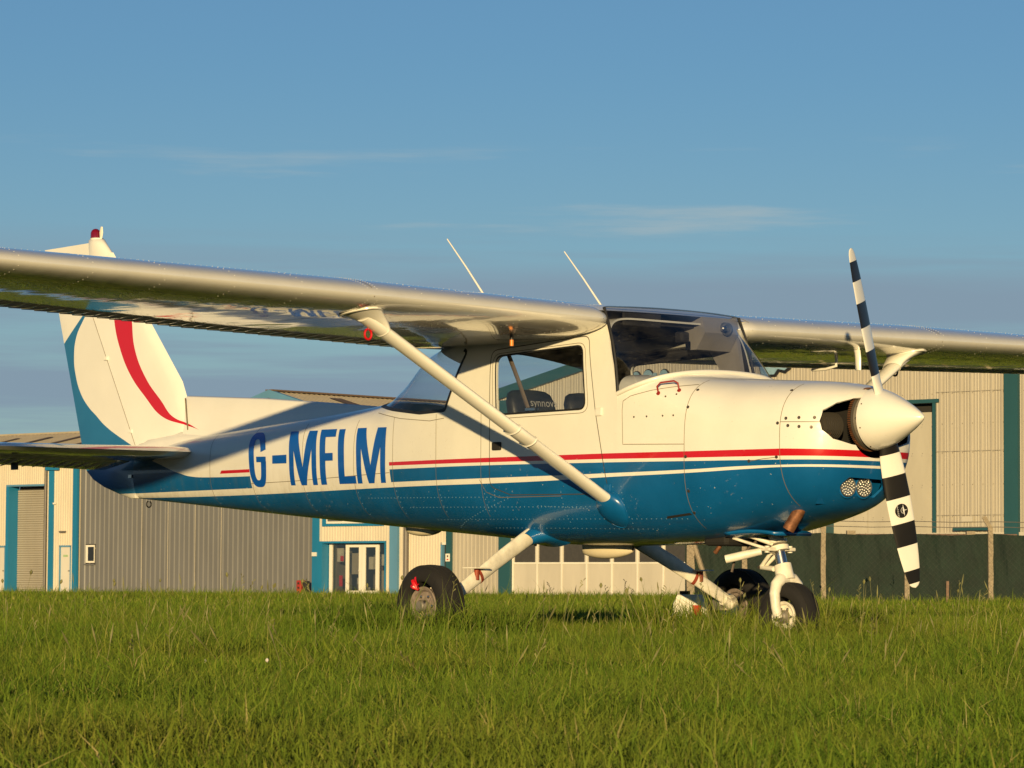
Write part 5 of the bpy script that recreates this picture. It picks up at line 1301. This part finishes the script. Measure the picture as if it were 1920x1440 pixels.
for s in (-1, 1):
    w_ = wheel('main_wheel', (0, s*1.16, .213), .218, .155, .098, s, M_RIM)
    P = [(-.085, s*.30, .625), (-.08, s*.40, .585), (-.04, s*.66, .455), (.0, s*.93, .31), (.0, s*1.06, .245)]
    leg = tubeo('gear_leg', P, [.047, .045, .042, .037, .033], M_GEAR, AC, 20, .48, (0, s*.4, 1))
    # flatten direction handled by the up vector: chord along x
    fa = MB(); V = []
    for i, (t, rx, rz) in enumerate(((0, .22, .10), (.2, .15, .075), (.5, .092, .052), (.85, .066, .042), (1, .060, .038))):
        cpt = Vector((-.088, s*.265, .625)).lerp(Vector((-.078, s*.425, .572)), t)
        for k in range(24):
            a = 2*math.pi*k/24; V.append(cpt+Vector((rx*math.cos(a)+.02*(1-t), s*rz*math.sin(a)*.45, rz*math.sin(a)*.9)))
    fa.add(V, [(i*24+k, i*24+(k+1) % 24, (i+1)*24+(k+1) % 24, (i+1)*24+k) for i in range(4) for k in range(24)]).out('leg_fairing', M_BLUE, leg, smooth=True)
    axl = tubeo('axle', [(0, s*1.02, .25), (0, s*1.10, .213)], .03, M_GEAR, leg, 12)
    revo('brake_disc', [(-.004, .075), (.004, .075)], (0, s*1.072, .213), (0, 1, 0), M_STEEL, w_, 28)
    boxo('brake_caliper', (-.10, s*1.06-.03, .19), (-.035, s*1.06+.03, .255), M_ALU, w_, .006)
    boxo('step_plate', (-.055, s*.84-.055, .412), (.05, s*.84+.055, .420), M_GEAR, leg, .003)
    tubeo('step_bracket', [(-.0, s*.84, .352), (-.0, s*.84, .412)], .014, M_RUSTRED, leg, 8)
    q = Vector(P[2]).lerp(Vector(P[3]), .55); d_ = (Vector(P[3])-Vector(P[2])).normalized()
    tubeo('step_clamp', [q-d_*.010, q+d_*.010], .0415, M_RUSTRED, leg, 20, .52, (0, s*.4, 1))
    tubeo('brake_line', [(-.07, s*.42, .55), (-.05, s*.64, .43), (-.015, s*.92, .285), (-.04, s*1.05, .24)], .004, M_BLKSEAL, leg, 5)
for k, (dx_, dz_) in enumerate(((-.035, .05), (-.01, .065), (.02, .03), (-.045, .02))):
    tubeo('valve_ribbon', [(-.01, -1.235, .30), (-.01+dx_*.5, -1.255, .30+dz_*.7), (-.01+dx_, -1.25, .30+dz_)], [.006, .010, .007], M_RED, AC, 6, .2)
nw = wheel('nose_wheel', (1.475, 0, .172), .178, .13, .075, -1, M_GEAR)
ng = tubeo('oleo_cylinder', [(1.355, 0, .66), (1.375, 0, .60), (1.395, 0, .545)], .041, M_GEAR, AC, 20)
tubeo('oleo_collar', [(1.388, 0, .562), (1.392, 0, .548)], .052, M_GEAR, ng, 20)
tubeo('oleo_lower_collar', [(1.397, 0, .53), (1.405, 0, .505)], .055, M_GEAR, ng, 20)
tubeo('oleo_piston', [(1.40, 0, .53), (1.435, 0, .41)], .0285, M_STEEL, ng, 20)
tubeo('fork_crown', [(1.427, 0, .437), (1.444, 0, .385), (1.452, 0, .358)], [.046, .047, .05], M_GEAR, ng, 20)
for s in (-1, 1):
    fk = tubeo('fork_leg', [(1.452, s*.0, .362), (1.455, s*.045, .362), (1.458, s*.078, .335), (1.462, s*.094, .29), (1.468, s*.092, .22), (1.475, s*.082, .165)], [.03, .034, .03, .027, .025, .024], M_GEAR, ng, 12, 1.)
    revo('axle_nut', [(0, .016), (.014*1, .016), (.018, .008)], (1.475, s*.088, .172), (0, s, 0), M_STEEL, fk, 8)
    tubeo('mount_brace', [(1.39, s*.03, .545), (1.20, s*.17, .63)], .013, M_GEAR, ng, 10)
    tubeo('steering_rod', [(1.40, s*.09, .52), (1.22, s*.15, .575)], .008, M_GEAR, ng, 8)
    boxo('steering_arm', (1.36, s*.02 if s > 0 else -.10, .508), (1.43, .10 if s > 0 else -.02, .527), M_GEAR, ng, .006)
    tubeo('rod_end', [(1.40, s*.085, .535), (1.40, s*.085, .50)], .014, M_GEAR, ng, 8)
    tubeo('torque_link_upper', [(1.37, s*.028, .497), (1.285, s*.012, .425)], .011, M_GEAR, ng, 8)
    tubeo('torque_link_lower', [(1.285, s*.012, .425), (1.40, s*.036, .415)], .012, M_GEAR, ng, 8)
tubeo('torque_link_pin', [(1.285, -.03, .425), (1.285, .03, .425)], .008, M_FAST, ng, 8)
tubeo('shimmy_damper', [(1.36, -.085, .507), (1.30, -.135, .49), (1.215, -.20, .465)], [.018, .022, .022], M_GEAR, ng, 14)
tubeo('brace_tube', [(1.39, .0, .56), (1.50, .0, .66)], .014, M_GEAR, ng, 10)
tubeo('drain_hose', [(1.30, -.06, .56), (1.24, -.09, .50), (1.20, -.12, .46), (1.19, -.13, .40)], .007, M_STRAP, ng, 6)
# firewall underside clutter
boxo('belly_scoop', (1.05, -.20, .535), (1.22, .20, .60), M_DARK, AC, .02)
tubeo('breather_pipe', [(1.14, -.15, .58), (1.13, -.16, .53), (1.10, -.16, .50)], .012, M_RUST, AC, 8)
# belly blade and boat antennas
def boat(x0, x1, zt_, d, hw, y=0):
    V = []; n = 14; m = 10
    for i in range(n+1):
        t = i/n; w = hw*math.sin(math.pi*min(1, .08+t*.92))**.5 if 0 < t < 1 else hw*.15; dd = d*(math.sin(math.pi*(.12+.80*t))**.45)
        for k in range(m+1):
            a = math.pi*k/m; V.append((x0+(x1-x0)*t, y+w*math.cos(a), zt_-dd*abs(math.sin(a))**.7))
    return V, [(i*(m+1)+k, i*(m+1)+k+1, (i+1)*(m+1)+k+1, (i+1)*(m+1)+k) for i in range(n) for k in range(m)]
M_CREAM = simple('antenna_cream_plastic', (.70, .62, .44), .4, var=.1)
for x0, x1, zt_, d in ((-.07, .32, .548, .075), (-1.56, -1.26, .668, .06)):
    mb = MB().add(*boat(x0, x1, zt_, d, .055)); mb.out('belly_antenna', M_CREAM, AC, smooth=True)
tubeo('belly_drain', [(-.30, -.12, .60), (-.33, -.12, .545)], .008, M_BLKSEAL, AC, 6)
# door handle, hinges, kick plate, foot step, louvre
h, n = surf(.60, 1.235); n = n if n.y < 0 else -n
for zz in (1.235, .835):
    h, n = surf(.60+(.06 if zz < 1 else 0), zz); n = n if n.y < 0 else -n
    boxo('door_hinge', (h.x-.022, h.y-.010, zz-.022), (h.x+.028, h.y+.002, zz+.022), M_WHITE if zz > 1 else M_BLUE, fuse, .006)
h, n = surf(-.20, 1.09); boxo('door_latch', (-.235, h.y-.012, 1.055), (-.165, h.y+.004, 1.10), M_DARK, fuse, .006)
lv = []
for (x, z) in ((1.02, .672), (1.20, .69), (1.19, .70), (1.03, .684)): h, n = surf(x, z); lv.append(h+Vector((0, -.004, 0)))
MB().add(lv, [(0, 1, 2, 3)]).out('drain_louvre', M_DARK, front)
